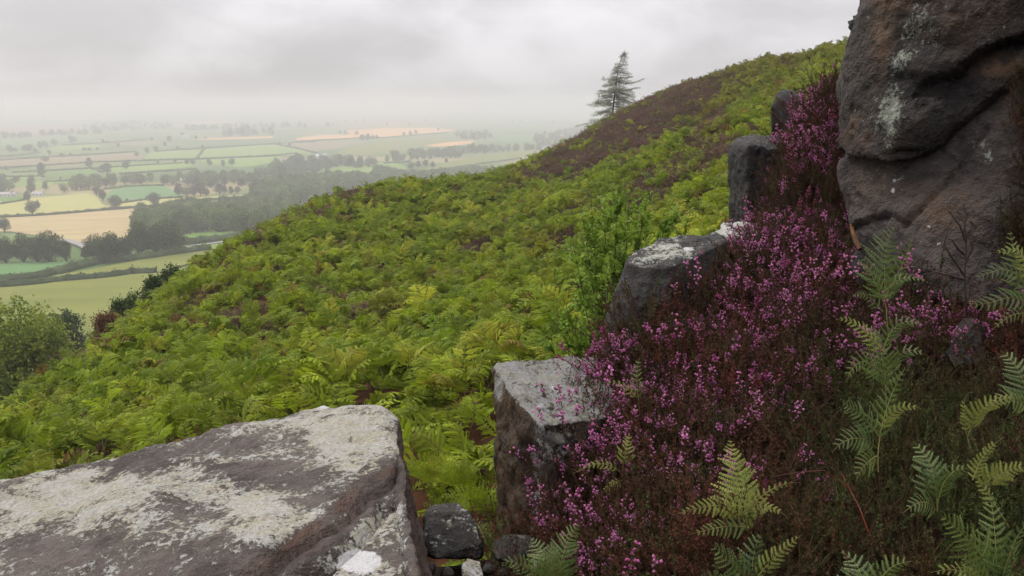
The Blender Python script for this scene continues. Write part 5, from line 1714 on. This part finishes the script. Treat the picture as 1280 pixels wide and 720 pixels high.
F_YEL = field_mat('barley', (0.37, 0.34, 0.12), (0.33, 0.33, 0.12))
F_TAN = field_mat('ripe_corn', (0.42, 0.34, 0.17), (0.34, 0.25, 0.13))
F_ORG = field_mat('stubble', (0.62, 0.34, 0.13), (0.55, 0.32, 0.13))
F_GRN = field_mat('pasture', (0.10, 0.19, 0.035), (0.125, 0.20, 0.045))
F_BLG = field_mat('meadow', (0.105, 0.205, 0.075), (0.13, 0.225, 0.085))
F_LGR = field_mat('mown_grass', (0.20, 0.28, 0.07), (0.165, 0.24, 0.06))
F_PAL = field_mat('pale_grass', (0.185, 0.200, 0.050), (0.135, 0.155, 0.036))
F_BRN = field_mat('fallow', (0.24, 0.19, 0.105), (0.21, 0.18, 0.10))
FIELDS = [
    (F_YEL, [(0, 268), (0, 256), (34, 248), (60, 246), (110, 242), (122, 247), (128, 256), (140, 261), (100, 266), (50, 270), (0, 271)]),
    (F_TAN, [(8, 273), (60, 270), (140, 263.5), (205, 258), (250, 254), (300, 249), (240, 268), (175, 285), (165, 297), (108, 304), (96, 303), (70, 298), (12, 290), (-30, 288), (-30, 276)]),
    (F_YEL, [(146, 261), (152, 255), (188, 250), (240, 247), (310, 243.5), (306, 247), (270, 250), (205, 257), (148, 262)]),
    (F_BLG, [(130, 247), (140, 237), (185, 232), (205, 233), (224, 241), (228, 247), (190, 249), (150, 254), (140, 252)]),
    (F_GRN, [(0, 255), (0, 249), (26, 246), (32, 247), (28, 251), (0, 256)]),
    (F_LGR, [(130, 236), (150, 232), (195, 230), (205, 231), (190, 232), (140, 236.5)]),
    (F_GRN, [(228, 297), (242, 292), (268, 288), (305, 286), (316, 289), (320, 294), (305, 297), (262, 301), (232, 305)]),
    (F_LGR, [(255, 306), (290, 300), (320, 298), (300, 306), (270, 311), (235, 312)]),
    (F_BLG, [(-40, 352), (0, 350), (60, 338), (112, 326), (60, 328), (0, 331), (-40, 334)]),
    (F_PAL, [(60, 347), (120, 337), (180, 325), (250, 313), (290, 309), (240, 330), (200, 341), (140, 344), (70, 351)]),
    (F_PAL, [(-80, 380), (-40, 362), (0, 358), (70, 353), (140, 346), (200, 342), (245, 332), (260, 335), (220, 380), (200, 440), (160, 520), (-80, 520)]),
    (F_GRN, [(60, 228), (100, 222), (128, 219), (150, 222), (138, 226), (110, 228), (75, 232)]),
    (F_LGR, [(0, 222), (50, 220), (52, 224), (20, 226), (60, 228), (70, 226), (60, 236), (50, 234), (0, 228)]),
    (F_GRN, [(56, 218), (110, 212), (128, 214), (110, 219), (60, 222)]),
    (F_LGR, [(140, 210), (180, 206), (235, 203), (243, 209), (200, 213), (150, 217), (140, 215)]),
    (F_GRN, [(118, 209), (200, 202), (200, 204), (150, 208), (120, 211)]),
    (F_BRN, [(0, 210), (0, 202), (60, 197), (120, 195), (170, 191), (182, 194), (175, 199), (120, 203), (60, 207)]),
    (F_LGR, [(178, 198), (190, 191), (220, 188), (253, 187), (246, 199), (200, 201), (180, 200)]),
    (F_LGR, [(256, 187), (310, 183), (345, 181), (370, 186), (395, 193), (360, 195), (300, 196), (248, 198.5)]),
    (F_LGR, [(248, 201), (300, 198), (345, 196), (370, 198), (340, 205), (300, 210), (265, 206)]),
    (F_LGR, [(50, 190), (72, 183), (120, 181), (140, 184), (110, 186), (75, 190)]),
    (F_BLG, [(0, 187), (0, 181), (40, 174), (86, 170), (125, 170), (120, 173), (70, 178), (40, 183)]),
    (F_BRN, [(0, 172), (0, 160), (60, 156), (120, 160), (120, 163), (60, 168), (30, 172)]),
    (F_ORG, [(58, 148), (130, 146.5), (130, 148), (58, 150)]),
    (F_ORG, [(222, 153.5), (280, 151.5), (300, 153), (240, 155)]),
    (F_ORG, [(372, 176), (370, 173), (400, 169), (432, 169), (440, 167), (430, 164), (480, 160), (540, 160), (572, 163), (555, 165), (520, 168), (480, 171.5), (450, 171), (448, 172.5), (400, 175)]),
    (F_ORG, [(246, 175), (262, 173), (342, 170.5), (340, 173), (262, 175)]),
    (F_ORG, [(530, 182), (560, 178), (592, 176), (590, 179), (568, 183), (540, 183.5)]),
    (F_BRN, [(345, 180), (372, 178), (420, 176), (460, 177), (430, 185), (395, 190), (370, 184)]),
    (F_PAL, [(465, 178), (540, 171), (570, 176), (520, 183), (500, 192), (460, 195), (420, 193), (440, 184)]),
    (F_LGR, [(350, 222), (365, 217), (400, 212), (455, 206), (468, 211), (460, 218), (420, 221), (352, 224)]),
    (F_LGR, [(418, 206), (470, 203), (500, 205), (510, 212), (480, 212), (455, 205)]),
    (F_LGR, [(505, 220), (560, 214), (600, 209), (640, 205), (650, 211), (620, 215), (560, 222), (510, 224)]),
    (F_PAL, [(508, 216), (545, 208), (560, 203), (600, 196), (650, 189), (700, 188), (690, 196), (640, 203), (600, 208), (555, 213)]),
    (F_BLG, [(610, 175), (650, 168), (664, 172), (662, 178), (620, 178)]),
    (F_LGR, [(675, 167), (700, 165), (700, 168), (676, 169)]),
]
for i, (mt, poly) in enumerate(FIELDS):
    poly = extend(poly)
    W_ = np.array([valley_at(*q) for q in poly])
    bm = bmesh.new()
    vs = [bm.verts.new((q[0], q[1], 0)) for q in W_]
    try:
        fc = bm.faces.new(vs)
    except ValueError:
        bm.free(); continue
    bmesh.ops.triangulate(bm, faces=[fc])
    for _ in range(3):
        bmesh.ops.subdivide_edges(bm, edges=[e for e in bm.edges if e.calc_length() > 25], cuts=1, use_grid_fill=False)
        bmesh.ops.triangulate(bm, faces=bm.faces[:])
    for v in bm.verts:
        v.co.z = gz(v.co.x, v.co.y) + 0.45 + 0.01 * i
    me = bpy.data.meshes.new('field'); bm.to_mesh(me); bm.free()
    me.materials.append(mt)
    tag(obj('field', me), kind='structure')

# hedges --------------------------------------------------------------
def hedge(label, pl, h=2.4, wd=3.2, seed=0):
    rg = np.random.default_rng(seed)
    W_ = np.array([valley_at(*q)[:2] for q in pl])
    seg = np.linalg.norm(np.diff(W_, axis=0), axis=1); s = np.r_[0, np.cumsum(seg)]
    n = max(6, int(s[-1] / 2.2))
    n = min(n, 900)
    u = np.linspace(0, s[-1], n)
    x = np.interp(u, s, W_[:, 0]); y = np.interp(u, s, W_[:, 1])
    tx, ty = np.gradient(x), np.gradient(y); l_ = np.hypot(tx, ty); nx_, ny_ = -ty / l_, tx / l_
    V, Q = [], []
    for i in range(n):
        z = gz(x[i], y[i]); hh_ = h * rg.uniform(.75, 1.2)
        for k_, (a, b) in enumerate([(-.5, -.3), (-.55, .55), (-.25, 1.0), (.25, 1.0), (.55, .55), (.5, -.3)]):
            ww = wd * a * rg.uniform(.8, 1.2)
            V.append((x[i] + nx_[i] * ww, y[i] + ny_[i] * ww, z + hh_ * b * rg.uniform(.9, 1.1)))
    for i in range(n - 1):
        for k_ in range(5):
            Q.append((i * 6 + k_, i * 6 + k_ + 1, (i + 1) * 6 + k_ + 1, (i + 1) * 6 + k_))
    g = Geo(); g.add(V, quads=Q)
    V = np.array(V).reshape(-1, 3)
    m = min(n * 10, 6000)
    C = V[rg.integers(0, len(V), m)] + rg.normal(size=(m, 3)) * np.array([.5, .5, .35])
    g.leaves(C, .9, .6, rg, up=.4)
    o = obj('hedge', g.mesh('hedge', [M_OAK]))
    tag(o, label, 'hedge', 'hedges dividing the fields')


HEDGES = [
    ('long hedge between the yellow field and the tan field', [(0, 272), (50, 270), (100, 266), (140, 262.5), (200, 257.5), (250, 251), (310, 247.5)], 2.2),
    ('hedge between small green field and yellow field at the left edge', [(0, 256), (30, 251), (34, 248)], 2),
    ('hedge above the narrow yellow strip', [(150, 254.5), (190, 249.5), (228, 247)], 2),
    ('short hedge closing the top of the bluish meadow', [(130, 237), (160, 234), (205, 232)], 2),
    ('thick dark hedge below the small green field by the wood', [(230, 306), (262, 302.5), (305, 298), (322, 295)], 3.2),
    ('overgrown hedge running down below the big dark clump', [(0, 355), (30, 350), (60, 346), (80, 340), (105, 334), (125, 329), (170, 326), (225, 318), (262, 313)], 3.0),
    ('low rough hedge across the nearest pale pasture', [(0, 360), (40, 357), (80, 352), (110, 350), (140, 347), (165, 343), (195, 342)], 2.4),
    ('hedge under the brown fallow field', [(0, 211), (60, 207), (120, 203), (200, 201)], 2.4),
    ('hedge halfway between fallow field and green fields', [(15, 216), (60, 214), (110, 211)], 2.4),
    ('hedge under the upper green field of the middle plain', [(0, 222), (56, 221)], 2.2),
    ('slanting hedge joining two trees in the green middle fields', [(112, 210), (128, 216)], 2.2),
    ('dark hedge along the foot of the mid green field', [(56, 228), (80, 227), (110, 224), (125, 222)], 2.5),
    ('hedge across the pale green fields near centre', [(118, 211), (150, 209), (200, 206), (228, 204.5)], 2.4),
    ('hedge below the middle light green field', [(150, 218), (180, 216), (245, 212)], 2.4),
    ('hedge over the light green field beyond the belt', [(178, 201), (245, 199.5), (300, 197), (345, 195), (372, 192)], 2.8),
    ('hedge dividing the far light green fields crosswise', [(246, 199), (255, 187)], 2.8),
    ('long hedge along the top of the light green fields', [(195, 190), (253, 186), (300, 183), (345, 180), (395, 178)], 3),
    ('hedge slanting towards the pale blue barn', [(345, 181), (370, 186), (398, 193)], 2.8),
    ('hedge over the fallow field at the left', [(0, 201), (60, 197), (110, 194), (170, 190)], 2.8),
    ('hedge at the left edge above the pale strip', [(0, 196), (30, 194), (50, 191)], 2.6),
    ('hedge under the bluish field near the tree belt', [(80, 182), (110, 180), (150, 178), (185, 174)], 3),
    ('hedge across the far pasture right of the barn', [(480, 205), (500, 204), (512, 202)], 2.8),
    ('hedge running through the hazy pasture above the fern ridge', [(505, 219), (560, 212), (600, 206), (650, 199)], 2.8),
    ('hedge nearest above the fern ridge in the haze', [(505, 225), (560, 221), (610, 216), (650, 210)], 2.8),
    ('hedge under the pale orange stubble field', [(372, 177), (400, 175.5), (450, 173), (480, 172.5), (560, 166)], 2.8),
]
for i, (lb, pl, h) in enumerate(HEDGES): hedge(lb, ([(-260, pl[0][1] + (3 if pl[0][1] < 240 else 8))] if pl[0][0] == 0 else []) + pl, h, h * 1.3, i)

# lane
g = Geo()
W_ = [valley_at(*q) for q in [(78, 300), (90, 305), (104, 309), (112, 316)]]
def lane(pl, wd=4.5):
    W_ = np.array([valley_at(*q)[:2] for q in pl]); V, Q = [], []
    u0 = np.linspace(0, len(W_) - 1, 30); x = np.interp(u0, range(len(W_)), W_[:, 0]); y = np.interp(u0, range(len(W_)), W_[:, 1])
    tx, ty = np.gradient(x), np.gradient(y); l_ = np.hypot(tx, ty)
    for i in range(30):
        for a in (-.5, .5):
            X, Y_ = x[i] - ty[i] / l_[i] * wd * a, y[i] + tx[i] / l_[i] * wd * a
            V.append((X, Y_, gz(X, Y_) + 1.0))
    for i in range(29): Q.append((2 * i, 2 * i + 1, 2 * i + 3, 2 * i + 2))
    g = Geo(); g.add(V, quads=Q)
    tag(obj('road', g.mesh('road', [plain_mat('lane_tarmac', (0.24, 0.23, 0.22), (0.2, 0.19, 0.18), nscale=.2)])), kind='structure')


lane([(80, 301), (92, 304.5), (104, 309), (114, 315)])
lane([(228, 311), (250, 308), (275, 305), (300, 301)])

# farm buildings
M_WALL = plain_mat('whitewash', (0.62, 0.61, 0.58), (0.5, 0.49, 0.46), nscale=.5)
M_ROOF = plain_mat('slate_roof', (0.20, 0.17, 0.16), (0.15, 0.13, 0.13), nscale=.5)
M_SHEET = plain_mat('sheet_roof', (0.50, 0.56, 0.64), (0.42, 0.48, 0.55), nscale=.5)
M_WIN = plain_mat('window_glass', (0.05, 0.05, 0.06), rough=.2)
M_SHEDROOF = plain_mat('pale_roof', (0.42, 0.39, 0.38), (0.32, 0.3, 0.3), nscale=.5)


def building(name, label, cat, px_, by, L_, W2, H, yaw, wall, roof):
    c = valley_at(px_, by)
    r = empty(name, tuple(c), yaw); tag(r, label, cat)
    obj('wall', box_mesh('wall', (-L_ / 2, -W2 / 2, -1), (L_ / 2, W2 / 2, H), wall), r)
    rh = W2 * .34
    v = [(-L_ / 2 - .4, -W2 / 2 - .4, H + .01), (L_ / 2 + .4, -W2 / 2 - .4, H + .01), (L_ / 2 + .4, W2 / 2 + .4, H + .01), (-L_ / 2 - .4, W2 / 2 + .4, H + .01), (-L_ / 2 - .4, 0, H + rh), (L_ / 2 + .4, 0, H + rh)]
    g = Geo(); g.add(v, quads=[(0, 1, 5, 4), (2, 3, 4, 5), (3, 2, 1, 0)], tris=[(0, 4, 3), (1, 2, 5)])
    rf = obj('roof', g.mesh('roof', [roof]), r)
    if cat != 'barn':
        obj('chimney', box_mesh('chimney', (L_ / 2 - 1.4, -.5, H + rh * .3), (L_ / 2 - .4, .5, H + rh + 1.2), wall), rf)
        for x in np.linspace(-L_ * .35, L_ * .35, 3):
            obj('window', box_mesh('window', (x - .6, -W2 / 2 - .06, H * .45), (x + .6, -W2 / 2 + .05, H * .75), M_WIN), r)
    return r


building('farmhouse', 'low white farmhouse at the left edge beside the belt', 'house', 8, 246.5, 10, 6, 3.4, .2, M_WALL, M_SHEDROOF)
building('farmhouse', 'small white outbuilding next to the low farmhouse', 'house', 17, 245.5, 6, 5, 2.8, .1, M_WALL, M_SHEDROOF)
building('farmhouse', 'white farmhouse just left of the yellow field', 'house', 48, 245.5, 10, 6, 3.2, .15, M_WALL, M_SHEDROOF)
building('barn', 'pale blue sheet roofed barn in the tree belt', 'barn', 402, 199, 18, 10, 6, .3, M_SHEET, M_SHEET)
building('cottage', 'tiny white cottage in haze near the ridge heather', 'house', 681, 187, 18, 8, 6, .1, M_WALL, M_ROOF)
building('cottage', 'tinier white cottage right beside the hazy one near the ridge', 'house', 688, 186.5, 12, 7, 5, .1, M_WALL, M_ROOF)
building('farmhouse', 'small pale house peeping out of trees above the narrow yellow strip', 'house', 234, 230, 14, 8, 5, .1, M_WALL, M_SHEDROOF)
building('cottage', 'small pinkish roofed cottage at the top of the hedge near the barn', 'house', 357, 203, 12, 8, 5, .1, M_WALL, plain_mat('red_tile', (.4, .2, .15), nscale=.5))
building('barn', 'long grey roofed shed between hazy tree groups in the upper fields', 'barn', 232, 173, 22, 12, 5, 0, M_WALL, M_SHEDROOF)
